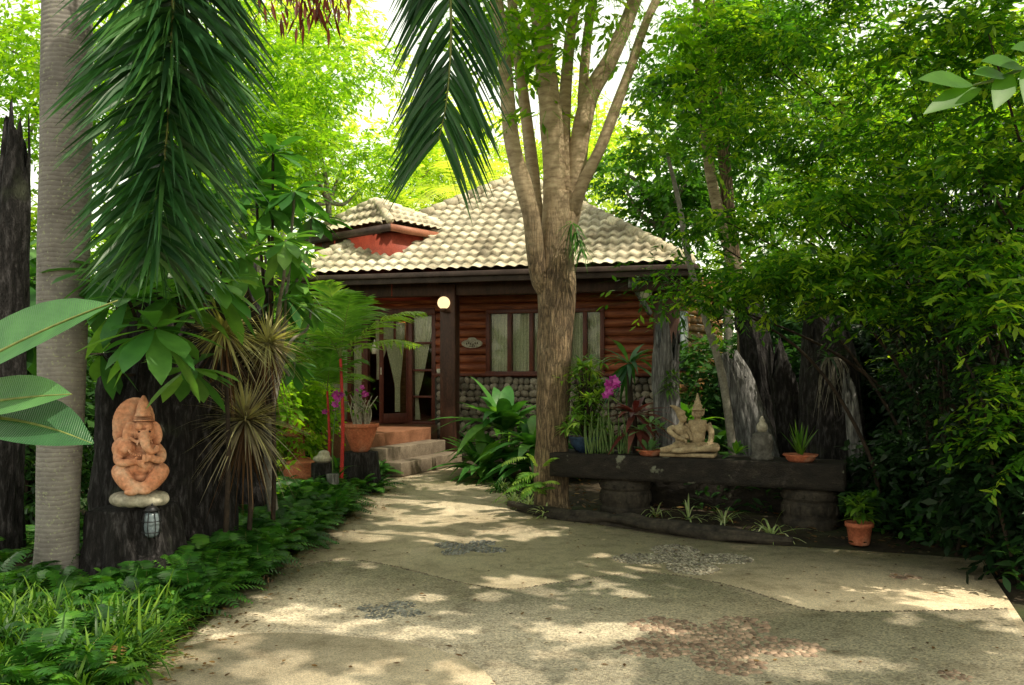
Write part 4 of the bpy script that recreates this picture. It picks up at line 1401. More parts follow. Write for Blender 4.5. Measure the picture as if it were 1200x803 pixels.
def path_frond(par, path, lat, n, L, W, along=0.35, down=0.35, all_round=False, droop=0.35, mat='palm_leaf', r=0.02, t0=0.25, env=None):
    p, _ = smooth_path(path, np.ones(len(path)), 12)
    s = np.concatenate([[0], np.cumsum(np.linalg.norm(np.diff(p, axis=0), axis=1))]); s /= s[-1]
    a = Acc(); tube(a, path, np.linspace(r, r * 0.2, len(path)), 6, 6)
    rc = link('rachis', a, M['rachis'], par, smooth=True)
    t = np.sort(rng.uniform(t0, 1, n))
    q = np.stack([np.interp(t, s, p[:, k]) for k in range(3)], -1)
    q2 = np.stack([np.interp(np.minimum(t + 0.02, 1), s, p[:, k]) for k in range(3)], -1)
    q1 = np.stack([np.interp(np.minimum(t + 0.02, 1) - 0.02, s, p[:, k]) for k in range(3)], -1)
    tg = nrm(q2 - q1)
    lat = nrm(np.array(lat, float)); oth = nrm(np.cross(tg, lat)); lt = nrm(np.cross(oth, tg))
    if all_round:
        az = rng.uniform(0, 2 * PI, n)
    else:
        az = np.where(rng.random(n) < 0.5, 0, PI) + rng.normal(0, 0.28, n)
    o = lt * np.cos(az)[:, None] + oth * np.sin(az)[:, None]
    d = nrm(o + tg * along + DOWN * down + rng.normal(0, 0.09, (n, 3)))
    e = (np.sin(PI * (0.25 + 0.7 * t)) ** 0.6) if env is None else env(t)
    a = Acc()
    sd = nrm(np.cross(d, rng.normal(0, 1, (n, 3)) * 0.5 + np.cross(d, tg)))
    blades(a, q, d, sd, L * e * rng.uniform(0.8, 1.1, n), W, droop, (0.5, 1, 0.9, 0.6, 0.03), 0.2, np.clip(rng.normal(0.45, 0.22, n), 0, 1))
    link('leaflets', a, M[mat], rc)


path_frond(palm, [ctop, (-2.7, 5.9, 6.7), (-2.2, 5.55, 5.9), P(202, 20, 5.45), P(198, 120, 5.4), P(190, 215, 5.4), P(182, 300, 5.4)], (1, 0, 0), 1250, 0.72, 0.036,
           along=0.3, down=0.12, all_round=True, droop=0.42, t0=0.3, env=lambda t: 1.0 - 0.35 * np.clip((t - 0.75) / 0.25, 0, 1))
path_frond(palm, [ctop, (-2.2, 6.4, 7.4), (-1.0, 6.2, 6.6), (-0.47, 6.05, 5.2), P(528, 0, 6.0), P(528, 60, 6.0), P(523, 120, 6.0), P(514, 165, 6.0)], (1, 0.1, 0), 460, 0.7, 0.03,
           along=0.75, down=0.55, droop=0.3, t0=0.42, env=lambda t: 1.0 - 0.25 * np.clip((t - 0.8) / 0.2, 0, 1))
for k in range(8):
    az = k * 0.8 + 0.5
    dx, dy = math.cos(az), math.sin(az)
    path_frond(palm, [ctop, ctop + [dx * 0.8, dy * 0.8, 0.8], ctop + [dx * 1.9, dy * 1.9, 0.7], ctop + [dx * 2.7, dy * 2.7, -0.1]], (-dy, dx, 0), 150, 0.5, 0.035, r=0.025)

# ---- trees behind and around (each its own crown)
def bg_tree(name, label, px, Y, zc, R, ncl, rcl, nsp, lL, mat, bark='stem_grey', r=0.14, group=None, lean=0.0, lW=None, **kw):
    x = (px - 600) / F * Y
    cl = sub_clumps((x + lean, Y, zc), R, ncl, rcl)
    top = np.array([x + lean * 0.6, Y, max(1.2, zc - R[2] * 0.55)])
    trunk = [np.array([x, Y, -0.1]), np.array([x + lean * 0.2 + 0.06, Y, top[2] * 0.5]), top]
    return tree(name, label, (x, Y, 0), trunk, r, auto_limbs(top, cl, 5, r), cl, nsp, lL, lW or lL * 0.45, mat, bark, group, **kw)


BT = 'trees standing behind the house'
bg_tree('garden_tree', 'sunlit yellow green tree with fine leaves directly left of the small dormer roof', 385, 22, 8.2, (2.3, 2.2, 3.8), 22, 0.85, 1900, 0.13, 'leaf_bright', group=BT, r=0.12)
bg_tree('garden_tree', 'bright leafy tree seen between the hanging frond and the left hip of the roof', 300, 17.5, 6.4, (1.8, 2.0, 4.2), 22, 0.8, 2000, 0.13, 'leaf_bright', group=BT)
bg_tree('garden_tree', 'green tree behind the hanging palm frond', 190, 19, 6.5, (3.2, 2.2, 5.0), 22, 1.2, 1900, 0.16, 'leaf_bright', group=BT)
bg_tree('garden_tree', 'yellowish tree seen through the gap right of the left edge behind the palm trunk', 40, 17, 6.0, (3.0, 2.2, 5.0), 22, 1.1, 2000, 0.15, 'leaf_bright', group=BT)
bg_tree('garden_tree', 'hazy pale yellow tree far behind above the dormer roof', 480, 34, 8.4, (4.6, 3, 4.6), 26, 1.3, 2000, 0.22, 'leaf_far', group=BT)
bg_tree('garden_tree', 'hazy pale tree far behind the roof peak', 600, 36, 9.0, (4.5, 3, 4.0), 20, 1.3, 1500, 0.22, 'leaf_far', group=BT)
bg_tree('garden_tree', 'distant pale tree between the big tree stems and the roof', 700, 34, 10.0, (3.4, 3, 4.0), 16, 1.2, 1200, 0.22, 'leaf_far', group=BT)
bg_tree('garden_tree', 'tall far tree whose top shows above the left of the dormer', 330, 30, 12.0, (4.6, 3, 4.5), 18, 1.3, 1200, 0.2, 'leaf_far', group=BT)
bg_tree('garden_tree', 'round-leaved dark tree standing over the right hip of the roof', 775, 19, 6.1, (1.3, 1.5, 2.2), 16, 0.45, 850, 0.13, 'leaf_mid', group=BT, lW=0.09)
bg_tree('garden_tree', 'yellow lit tree behind the slim trunks right of the roof', 910, 24, 7.0, (2.8, 2, 4.8), 20, 1.0, 1600, 0.17, 'leaf_bright', group=BT)
bg_tree('garden_tree', 'bright green tree behind the dense right-hand thicket', 1040, 21, 7.0, (3.8, 2, 4.8), 26, 1.1, 2300, 0.17, 'leaf_bright', group=BT)
bg_tree('garden_tree', 'green tree at the far right edge behind the thicket', 1200, 18, 6.0, (3.0, 2, 4.8), 24, 1.1, 1900, 0.17, 'leaf_bright', group=BT)
bg_tree('garden_tree', 'leafy tree whose crown shades the right part of the roof', 850, 15.6, 6.9, (1.5, 1.2, 1.5), 14, 0.5, 1200, 0.13, 'leaf_mid', group=BT, r=0.1)
# hedge-like undergrowth closing the view low down
UB = 'undergrowth bushes closing the garden'
for (px, Y, h, wd, mt, lb) in [
        (-10, 12.5, 2.9, 1.7, 'leaf_mid', 'dark bush behind the left edge post'),
        (120, 13.5, 3.0, 1.8, 'leaf_mid', 'dense bush behind the tall palm trunk'),
        (235, 14.0, 2.8, 1.5, 'leaf_dark', 'dense bush behind the elephant statue'),
        (318, 14.5, 2.2, 1.0, 'leaf_mid', 'leafy bush left of the porch'),
        (850, 19, 3.2, 1.5, 'leaf_mid', 'bush behind the honey coloured side wall'),
        (900, 14.0, 2.7, 1.4, 'leaf_dark', 'dark bush behind the leaning grey driftwood'),
        (985, 12.6, 3.1, 1.4, 'leaf_dark', 'dark bush behind the tall black slab of wood'),
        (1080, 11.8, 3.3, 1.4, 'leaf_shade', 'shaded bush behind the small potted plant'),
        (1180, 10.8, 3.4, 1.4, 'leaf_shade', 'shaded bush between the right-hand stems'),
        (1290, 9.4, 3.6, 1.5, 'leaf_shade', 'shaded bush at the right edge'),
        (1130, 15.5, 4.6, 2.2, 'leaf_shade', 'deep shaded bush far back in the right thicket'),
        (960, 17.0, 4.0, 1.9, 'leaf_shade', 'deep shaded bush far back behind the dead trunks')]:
    x = (px - 600) / F * Y
    cl = sub_clumps((x, Y, h * 0.5), (wd, 0.8, h * 0.52), 14, 0.55)
    a = Acc()
    t = thing('bush', lb, 'bush', (x, Y, 0), UB)
    for k in range(5):
        e_ = cl[k, :3]
        tube(a, [np.array([x + 0.1 * k - 0.2, Y, -0.05]), (np.array([x, Y, 0]) + e_) / 2 + [0.05 * k, 0, 0], e_], [0.04, 0.03, 0.01], 6, 4)
    link('stems', a, M['stem'], t, smooth=True)
    a = Acc()
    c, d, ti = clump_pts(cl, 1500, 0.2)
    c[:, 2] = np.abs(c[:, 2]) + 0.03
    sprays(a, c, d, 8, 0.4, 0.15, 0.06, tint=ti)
    link('foliage', a, M[mt], t)

# feathery palms behind the roof
def palm_plant(name, label, base, ht, nf, L, lf, mat, droop=0.6, el=(0.5, 1.3), group=None, lw=0.03, r=0.05, stemmat='stem_grey', M_=26):
    t = thing(name, label, 'palm', base, group)
    base = np.array(base, float)
    a = Acc(); tube(a, [base + DOWN * 0.05, base + UP * ht * 0.5 + [0.03, 0, 0], base + UP * ht], [r, r * 0.9, r * 0.7], 10, 4)
    link('stem', a, M[stemmat], t, smooth=True)
    az = np.arange(nf) * 2.4 + rng.uniform(0, 6); e_ = np.linspace(el[1], el[0], nf)
    d = np.c_[np.cos(e_) * np.cos(az), np.cos(e_) * np.sin(az), np.sin(e_)]
    a, b = Acc(), Acc()
    pinnate(a, b, np.tile(base + UP * ht, (nf, 1)), d, L * rng.uniform(0.85, 1.1, nf), droop, M_, lf, lw, tint=rng.uniform(0.3, 0.9, nf), ang=0.6)
    f_ = link('fronds', a, M[mat], t)
    link('rachis', b, M['rachis'], t)
    return t


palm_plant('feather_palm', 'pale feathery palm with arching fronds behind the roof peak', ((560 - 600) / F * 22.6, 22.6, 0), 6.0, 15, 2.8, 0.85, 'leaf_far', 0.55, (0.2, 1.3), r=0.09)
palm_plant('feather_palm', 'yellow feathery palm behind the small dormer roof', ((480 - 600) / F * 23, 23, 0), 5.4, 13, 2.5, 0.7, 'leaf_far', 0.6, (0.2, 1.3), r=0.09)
palm_plant('feather_palm', 'sunlit palm behind the bushes left of the porch roof', ((330 - 600) / F * 16.5, 16.5, 0), 2.6, 10, 1.8, 0.5, 'palm_bright', 0.6, (0.2, 1.3), r=0.07)
palm_plant('sealing_wax_palm', 'slender red-stemmed feather palm in front of the open door', (-2.33, 11.6, 0), 1.85, 12, 1.65, 0.5, 'palm_bright', 0.42, (0.5, 1.5), r=0.027, stemmat='red_stem', lw=0.042, M_=25)
palm_plant('sealing_wax_palm', 'shorter red-stemmed feather palm just left of the terracotta orchid pot', (-2.62, 12.1, 0), 1.4, 8, 1.3, 0.42, 'palm_bright', 0.5, (0.6, 1.45), r=0.022, stemmat='red_stem', lw=0.04, M_=22)

# ---- slim trunks right of the roof
t = thing('slim_tree', 'slim pale double trunk rising through leaves right of the roof', 'tree', (2.85, 11.5, 0))
a = Acc(); tube(a, [P(872, 600, 11.5), P(872, 400, 11.5), P(858, 290, 11.5), P(848, 180, 11.5), P(835, 60, 11.5), P(830, -60, 11.5)], [0.13, 0.1, 0.09, 0.08, 0.07, 0.05], 16, 8, 0.2, 3); link('trunk', a, M['bark'], t, smooth=True)
a = Acc(); tube(a, [P(866, 330, 11.5), P(838, 230, 11.5), P(826, 150, 11.6), P(818, 60, 11.6), P(815, -40, 11.6)], [0.09, 0.075, 0.065, 0.055, 0.04], 14, 8, 0.2, 3); link('branch', a, M['bark_pale'], t, smooth=True)
a = Acc(); c, d, ti = clump_pts(sub_clumps((2.9, 11.5, 5.6), (1.3, 1.0, 1.6), 12, 0.36), 500, 0.3); sprays(a, c, d, 9, 0.4, 0.12, 0.055, tint=ti); link('crown', a, M['leaf_mid'], t)
t = thing('leaning_sapling', 'thin grey leaning sapling crossing in front of the side wall', 'tree', (2.35, 9.75, 0.0))
a = Acc(); tube(a, [P(862, 560, 9.75), P(848, 450, 9.75), P(824, 365, 9.8), P(806, 300, 9.9), P(796, 240, 10), P(782, 180, 10.1)], [0.05, 0.045, 0.04, 0.035, 0.03, 0.02], 10, 8, 0.15, 5); link('trunk', a, M['stem_grey'], t, smooth=True)
a = Acc(); c, d, ti = clump_pts([[*P(778, 175, 10.1), .4, .3, .25]], 60, 0.3); sprays(a, c, d, 7, 0.3, 0.1, 0.05, tint=ti); link('crown', a, M['leaf_mid'], t)

# ---- right-hand thicket: many-stemmed shrubs
TH = 'many-stemmed shrubs of the right-hand thicket'
thick = [
    ((3.9, 8.8), [(820, 330, 8.4, .75, .5, .28), (880, 260, 8.6, .8, .6, .4), (960, 200, 8.6, .8, .6, .5), (900, 330, 8.0, .7, .5, .18), (860, 150, 9, .35, .4, .4)], 'layered shrub whose lowest sprays reach over the bench statues'),
    ((4.4, 8.2), [(1000, 260, 7.6, .7, .6, .4), (1060, 160, 7.6, .7, .6, .5), (960, 330, 7.4, .6, .5, .2), (1010, 60, 8, .9, .7, .5)], 'dense shrub above the black slab of wood'),
    ((4.1, 7.2), [(1100, 300, 7, .55, .5, .35), (1160, 200, 6.8, .6, .5, .5), (1120, 80, 7, .8, .6, .5), (1050, 350, 7.4, .5, .4, .3)], 'dense shrub above the small potted plant'),
    ((4.3, 6.6), [(1190, 330, 6.3, .4, .4, .5), (1210, 150, 6.2, .5, .5, .6), (1180, 20, 6.4, .8, .6, .5), (1215, 480, 6.6, .25, .4, .5)], 'shrub with many thin stems at the right edge'),
    ((4.9, 9.4), [(930, 90, 9.4, 1.0, .7, .6), (1030, 0, 9.4, 1.2, .8, .7), (880, 40, 9.8, .7, .6, .5), (1100, 420, 9.2, .6, .4, .4)], 'tall arching shrub filling the upper right'),
]
for k, ((bx_, by_), cls, lb) in enumerate(thick):
    t = thing('thicket_shrub', lb, 'shrub', (bx_, by_, 0), TH)
    big_c = np.array([[*P(c_[0], c_[1], c_[2]), *c_[3:]] for c_ in cls])
    cl = np.concatenate([sub_clumps(q[:3], q[3:], 9, 0.28, 0.7) for q in big_c])
    for j in range(7):
        e_ = cl[rng.integers(len(cl)), :3]
        s_ = np.array([bx_, by_, 0]) + [rng.uniform(-.2, 1.1), rng.uniform(-.6, 1.3), -0.05]
        mid1 = s_ + (e_ - s_) * [0.12, 0.12, 0.35] + rng.normal(0, 0.06, 3); mid2 = s_ + (e_ - s_) * [0.45, 0.45, 0.75] + rng.normal(0, 0.08, 3)
        a = Acc(); rs = rng.uniform(0.018, 0.036)
        tube(a, [s_, mid1, mid2, e_], [rs, rs * .8, rs * .55, rs * .2], 7, 6, 0.15, 4)
        link('stem', a, M['stem'], t, smooth=True)
    a = Acc(); c, d, ti = clump_pts(cl, 740, 0.1); d[:, 2] *= 0.35
    sprays(a, c, d, 12, 0.42, 0.088, 0.036, tint=rng.uniform(0, 1, len(c)) ** 1.2 * .7 + ti * .3, droop=0.2, tilt=0.4)
    link('foliage', a, M['leaf_thick'], t)
# bare-ish stems low at the right
for k, (px, Y) in enumerate([(1165, 7.3), (1120, 7.9), (1195, 6.7), (1075, 9.2)]):
    x = (px - 600) / F * Y
    t = thing('cane_clump', ['clump of thin brown canes where the driveway edge turns at the right', 'clump of canes between the potted plant and the right corner', 'clump of thin canes cut by the right picture edge', 'clump of dark canes deep behind the potted plant'][k], 'shrub', (x, Y, 0), 'clumps of thin canes')
    cl = []
    for j in range(6):
        hgt = rng.uniform(2.2, 4.0); an = rng.uniform(0, 2 * PI); sp_ = rng.uniform(.15, .7)
        s_ = np.array([x + rng.uniform(-.1, .35), Y + rng.uniform(-.15, .5), -0.05])
        e_ = s_ + [math.cos(an) * sp_ - 0.1, math.sin(an) * sp_, hgt]
        a = Acc(); rs = rng.uniform(.012, .028)
        tube(a, [s_, s_ + (e_ - s_) * [0.2, 0.2, .33] + rng.normal(0, .07, 3), s_ + (e_ - s_) * [.5, .5, .68] + rng.normal(0, .05, 3), e_], [rs, rs * .85, rs * .7, rs * .3], 7, 5, .15, 4)
        link('cane', a, M['stem'], t, smooth=True)
        for q in (.45, .65, .85, 1.0): cl.append([*(s_ + (e_ - s_) * q), .22, .22, .2])
    a = Acc(); c, d, ti = clump_pts(cl, 420, 0.1)
    sprays(a, c, d, 8, 0.28, 0.085, 0.036, tint=ti)
    link('foliage', a, M['leaf_shade'], t)

# ---- spreading tree overhead, its unseen crown laid out to dapple the driveway
def dapple_canopy(label, base, zt, ctr, R, n, rc, nsp, seed):
    cl = np.concatenate([sub_clumps(ctr, R, n, rc, 0.6), sub_clumps((5.0, 3.6, 6.6), (1.9, 1.9, 0.45), 22, 0.5, 0.6)])
    b = np.array([*base, 0.0]); top = np.array([base[0] * 0.7 + ctr[0] * 0.3, base[1] * 0.7 + ctr[1] * 0.3, zt])
    tree('spreading_tree', label, b, [b - [0, 0, .1], (b + top) / 2 + [.1, .1, 0], top], 0.22, auto_limbs(top, cl, 9, 0.2), cl, nsp, 0.2, 0.12, 'leaf_mid', 'bark', 'spreading trees over the driveway', n_leaf=9, twigL=0.45, shell=0.1)


dapple_canopy('spreading tree right of the driveway, its unseen crown shaped to cast dapples', (6.0, 2.0), 4.8, (2.1, 6.3, 6.7), (2.7, 5.0, 0.55), 56, 0.62, 3000, 1)

for (px, Y, h, wd, mt, lb) in [(905, 16.0, 5.2, 1.3, 'leaf_mid', 'tall bush closing the gap right of the honey coloured side wall'), (1085, 8.9, 1.1, .6, 'leaf_shade', 'low dark bush on the soil just behind the small potted plant'), (1160, 8.2, 1.2, .5, 'leaf_shade', 'low dark bush at the right corner of the driveway'), (1230, 6.9, 1.4, .45, 'leaf_shade', 'low dark bush cut by the right picture edge'), (322, 12.9, 2.0, .7, 'leaf_bright', 'leafy bush between the shrine and the dark porch table'), (245, 9.9, 2.1, .7, 'leaf_bright', 'green bush filling the space left of the black trunk by the spiky plants'), (20, 9.0, 2.6, .9, 'leaf_dark', 'bush behind the tall palm beside the left edge post')]:  # left pair coloured brighter as if sunlit, low right ones darkened as if shaded
    x = (px - 600) / F * Y
    cl = sub_clumps((x, Y, h * 0.5), (wd, 0.5, h * 0.52), 12, 0.35)
    t = thing('bush', lb, 'bush', (x, Y, 0), UB)
    a = Acc()
    for k in range(5): tube(a, [np.array([x + .1 * k - .2, Y, -.05]), (np.array([x, Y, 0]) + cl[k, :3]) / 2, cl[k, :3]], [.03, .02, .01], 6, 4)
    link('stems', a, M['stem'], t, smooth=True)
    a = Acc(); c, d, ti = clump_pts(cl, 700, .2); c[:, 2] = np.abs(c[:, 2]) + .03; sprays(a, c, d, 8, .35, .12, .055, tint=ti); link('foliage', a, M[mt], t)

t = thing('overhanging_twig', 'twig with a few big light green leaves close to the viewer at the upper right', 'branch', (2.1, 3.0, 3.2))
a = Acc(); tube(a, [P(1420, -60, 3.0), P(1280, 40, 2.9), P(1180, 88, 2.8), P(1140, 100, 2.8)], [.012, .009, .006, .003], 6, 5); link('twig', a, M['stem_green'], t, smooth=True)
a = Acc()
for (p0, p1, w_) in [((1140, 100), (1076, 82), .055), ((1150, 104), (1082, 122), .05), ((1180, 90), (1140, 78), .045), ((1185, 86), (1165, 120), .05), ((1200, 80), (1150, 62), .05), ((1215, 74), (1200, 112), .05), ((1230, 62), (1185, 48), .05)]:
    A_, B_ = P(p0[0], p0[1], 2.8), P(p1[0], p1[1], 2.7); d_ = B_ - A_
    blades(a, A_, d_, np.cross(d_, (0, -.8, .5)), np.linalg.norm(d_), w_ * 1.5, .12, (.1, .6, .95, 1, .8, .45, .03), .12, .55)
link('leaves', a, M['leaf_mid'], t, smooth=True)
# ==== PART 3: garden plants, dead wood, statues, pots
# ---- paddle leaves close on the left
t = thing('paddle_leaf_plant', 'plant with big pale paddle leaves reaching in from the left edge', 'plant', (-2.35, 3.05, 0))
for (p0, p1, W_, dr, ti, fo) in [((-75, 455), (138, 352), 0.25, 0.1, 0.5, 0.3), ((-60, 480), (84, 462), 0.19, 0.06, 0.7, 0.25), ((-30, 488), (108, 520), 0.22, 0.15, 0.05, 0.25)]:
    A_, B_ = P(p0[0], p0[1], 3.1), P(p1[0], p1[1], 2.9)
    d_ = B_ - A_; L_ = np.linalg.norm(d_)
    a = Acc()
    sdv = nrm(np.cross(d_, np.array([0.1, -1.0, 0.25])))
    sdv = nrm(sdv + np.array([0, -0.55, 0.15]))
    d2 = d_ / L_ + np.array([0, 0, dr])
    blades(a, A_, d2, sdv, L_, W_, dr, (0.12, .6, .82, .95, 1, 1, .98, .92, .8, .62, .35, .04), fo, ti)
    lf = link('leaf', a, M['paddle'], t, smooth=True)
    a = Acc()
    tt = np.linspace(0, 1, 5)
    tube(a, [A_ + d2 * L_ * q_ + DOWN * dr * L_ * q_ * q_ for q_ in tt], [.009, .008, .006, .004, .002], 6, 3)
    link('midrib', a, M['rachis'], lf)
    a = Acc(); tube(a, [np.array([-2.35, 3.05, 0]), np.array([-2.25, 3.05, .7]), A_], [.03, .02, .01], 8, 5); link('stalk', a, M['stem_green'], t, smooth=True)

# ---- frangipani
t = thing('frangipani', 'frangipani with rosettes of large glossy leaves above the elephant statue', 'tree', (-2.35, 8.6, 0))
hub = P(300, 520, 7.9)
rs_ = [(182, 385, 5.9, 14, .44), (128, 318, 6.3, 13, .4), (222, 432, 6.5, 12, .36), (118, 415, 6.9, 11, .34), (205, 345, 6.4, 13, .4), (285, 300, 7.6, 13, .38), (18, 330, 8.2, 14, .5), (28, 390, 8.0, 13, .5), (30, 290, 8.6, 13, .5), (315, 245, 8.0, 13, .38), (340, 300, 8.6, 12, .36), (250, 330, 6.4, 14, .4), (150, 352, 6.1, 10, .36), (335, 282, 7.4, 12, .34),
       (345, 225, 8.0, 12, .36), (205, 300, 6.6, 11, .38), (320, 180, 8.2, 12, .36), (366, 255, 9.0, 12, .36), (250, 280, 7.4, 11, .36), (365, 360, 9.0, 9, .3), (345, 425, 9.0, 9, .3), (348, 330, 8.8, 9, .3), (210, 245, 7.2, 12, .38), (255, 225, 7.6, 12, .38), (160, 300, 6.8, 12, .38), (300, 215, 8.2, 12, .36), (335, 350, 8.4, 10, .32), (225, 380, 8.8, 10, .34)]
a = Acc()
tube(a, [np.array([-2.35, 8.6, -.05]), np.array([-2.45, 8.6, .6]), np.array([-2.4, 8.5, 1.2])], [.055, .05, .045], 12, 6, .1, 3); link('trunk', a, M['stem_grey'], t, smooth=True)
for (x, y, Y, n, L_) in rs_:
    e_ = P(x, y, Y); top = np.array([-2.4, 8.5, 1.2])
    a = Acc(); tube(a, [top, top * .6 + e_ * .4 + [0, 0, .25], e_ + (top - e_) * .12 - [0, 0, .1], e_], [.024, .018, .014, .013], 8, 6, .08, 4); br = link('branch', a, M['stem_grey'] if x > 320 else M['stem'], t, smooth=True)
    a = Acc(); rosette(a, e_, int(n * 1.5), L_ * 1.05, L_ * .4, -.9, .7, .25, OBO, .14, tint=rng.uniform(.3, .8)); link('leaves', a, M['broad'], br, smooth=True)

# ---- dead wood
def dead(name, label, pts, radii, mat, sides=64, per=14, ridges=.16, rf=3.2, jag=.3, seed=1.0, rough=.12):
    a = Acc(); tube(a, pts, radii, sides, per, rough, 1.3, ridges, rf, jag=jag, seed=seed)
    return tag(link(name, a, M[mat], smooth=True, origin=pts[0]), label, 'dead trunk', 'weathered dead trunks used as ornaments')


dead('dead_trunk', 'massive black dead trunk behind the elephant statue', [(-3.1, 7.55, -.1), (-3.08, 7.55, .7), (-3.12, 7.6, 1.5), (-3.05, 7.65, 2.2), (-3.1, 7.7, 2.9)], [.58, .47, .44, .4, .3], 'dead_wood', 90, 20, .2, 3.0, .35, 4.0)
dead('dead_trunk', 'upright black dead trunk behind the spiky plants', [(-2.85, 9.2, -.1), (-2.87, 9.2, .8), (-2.8, 9.2, 1.7), (-2.85, 9.2, 3.0)], [.34, .25, .22, .16], 'dead_wood', 70, 18, .2, 3.0, .3, 9.0)
dead('dead_trunk', 'slim black dead post standing at the left edge', [(-4.55, 7.6, -.1), (-4.52, 7.6, 1.5), (-4.45, 7.6, 3.0), (-4.4, 7.6, 4.1)], [.17, .15, .13, .08], 'dead_wood', 40, 14, .15, 3.0, .25, 14.0)
dead('dead_trunk', 'forked grey driftwood post behind the maroon plant', [P(783, 580, 10.7), P(783, 500, 10.7), P(780, 440, 10.7), P(782, 360, 10.7)], [.16, .14, .14, .14], 'grey_wood', 54, 18, .2, 3.4, .35, 21.0)
dead('dead_trunk', 'leaning grey driftwood with a white worn edge beside the statues', [P(895, 592, 10.3), P(886, 520, 10.3), P(868, 455, 10.3), P(852, 412, 10.3)], [.26, .21, .16, .09], 'grey_wood', 54, 18, .2, 3.4, .25, 27.0)
dead('dead_trunk', 'dark dead trunk rising behind the leaning grey driftwood', [P(905, 590, 11.0), P(898, 500, 11.0), P(885, 400, 11.0), P(872, 312, 11.0)], [.22, .19, .17, .12], 'dead_wood', 54, 18, .2, 3.4, .3, 33.0)
dead('dead_trunk', 'shorter dark dead trunk behind the small stone stupa jar', [P(930, 595, 10.4), P(927, 520, 10.4), P(917, 440, 10.4), P(910, 395, 10.4)], [.16, .14, .13, .08], 'dead_wood', 50, 16, .2, 3.4, .3, 41.0)
dead('dead_trunk', 'tall pointed black slab of dead wood behind the scalloped dish', [P(974, 600, 9.85), P(974, 520, 9.85), P(970, 430, 9.85), P(965, 375, 9.85), P(963, 335, 9.85)], [.36, .33, .28, .19, .07], 'dead_wood', 64, 18, .16, 2.6, .08, 52.0)
dead('dead_trunk', 'thin grey dead post leaning at the right side of the black slab', [P(1012, 612, 9.3), P(1008, 560, 9.3), P(1000, 490, 9.3), P(992, 430, 9.3)], [.09, .08, .07, .04], 'grey_wood', 30, 14, .2, 2.6, .3, 61.0)
a = Acc(); tube(a, [(-2.92, 6.62, -.08), (-2.93, 6.62, .25), (-2.95, 6.62, .6)], [.42, .34, .29], 80, 20, .1, 2.0, .14, 3.5, seed=70)
tag(link('tree_stump', a, M['dead_wood'], smooth=True, origin=(-2.92, 6.62, 0)), 'short grooved dark stump carrying the elephant statue', 'stump')

# hanging orchid with bare roots on the slab
oq = P(972, 420, 9.45)
t = thing('hanging_orchid', 'orchid with long bare roots hanging on the tall black slab', 'orchid', oq)
a = Acc()
for k in range(26):
    dx = rng.uniform(-.16, .2); ln = rng.uniform(.2, .75)
    tube(a, [oq + [0, 0, 0], oq + [dx * .6, -.03, -.02], oq + [dx + rng.uniform(-.04, .04), -.04, -.5 * ln], oq + [dx + rng.uniform(-.08, .08), -.03, -ln]], [.005, .005, .004, .002], 4, 4)
link('roots', a, M['stem_grey'], t)
a = Acc(); rosette(a, oq, 12, .3, .03, -.2, .9, .5, STR, .1, tint=.2); link('leaves', a, M['leaf_dark'], t)

# ---- spiky dracaenas
def dracaena(label, px, py, Y, L_, n, base, tint):
    e_ = P(px, py, Y)
    t = thing('spiky_dracaena', label, 'dracaena', (base[0], base[1], 0), 'spiky dracaenas beside the black trunk')
    a = Acc(); b = np.array([base[0], base[1], 0.]); tube(a, [b - [0, 0, .05], (b + e_) / 2 + [.04, 0, 0], e_], [.025, .02, .018], 8, 6, .1, 6); link('stem', a, M['stem'], t, smooth=True)
    a = Acc()
    d = rnd_dirs(n, -.75, 1); blades(a, np.tile(e_, (n, 1)) + d * .015, d, hside(d.copy()), L_ * rng.uniform(.5, 1.12, n), .02, rng.uniform(.0, .45, n), (.7, 1, .8, .45, .02), .25, np.clip(tint + d[:, 2] * .25 + rng.normal(0, .2, n), 0, 1))
    link('leaves', a, M['spiky'], t)
    a = Acc(); m = 40; d = nrm(np.c_[rng.normal(0, .28, (m, 2)), np.full(m, -1.)]); blades(a, np.tile(e_ - [0, 0, .02], (m, 1)) + rng.normal(0, .02, (m, 3)), d, hside(d.copy()), L_ * rng.uniform(.7, 1.5, m), .016, .05, (.7, 1, .8, .4, .02), 0, rng.uniform(0, .5, m)); link('dry_leaves', a, M['dead_leaf'], t)


dracaena('yellow-hearted spiky dracaena, the highest and leftmost of them', 262, 388, 6.9, .5, 190, (-2.4, 7.1), .85)
dracaena('brownish spiky dracaena behind and right of the yellow-hearted one', 314, 402, 7.9, .52, 190, (-2.25, 8.0), .65)
dracaena('lowest and widest spiky dracaena with purple brown leaves in front of the black trunk', 288, 492, 7.3, .62, 260, (-2.3, 7.4), .5)

# ---- elephant-headed statue
def remeshed(name, acc, mat, parent, vox=.008, sm=3):
    o = link(name, acc, mat, parent, smooth=True)
    m = o.modifiers.new('fuse', 'REMESH'); m.mode = 'VOXEL'; m.voxel_size = vox; m.use_smooth_shade = True
    s_ = o.modifiers.new('soften', 'SMOOTH'); s_.iterations = sm; s_.factor = .5
    return o


class Clay:
    """solid lumps and limbs in a local frame (x right, y away, z up) set down at an origin"""
    def __init__(s, org, k=1.0, rz=0.0, sx=1.0):
        s.sx = sx
        s.a = Acc(); s.o = np.array(org, float); s.k = k; s.R = rotm(0, 0, rz)

    def p(s, q): return s.o + s.R @ (np.array(q, float) * s.k * np.array([s.sx, 1, 1]))

    def e(s, c, r, rot=(0, 0, 0), n=18): ellipsoid(s.a, s.p(c), np.array(r) * s.k, s.R @ rotm(*rot), n, 12)

    def l(s, pts, rr, sides=12): tube(s.a, [s.p(q) for q in pts], np.array(rr) * s.k, sides, 6)


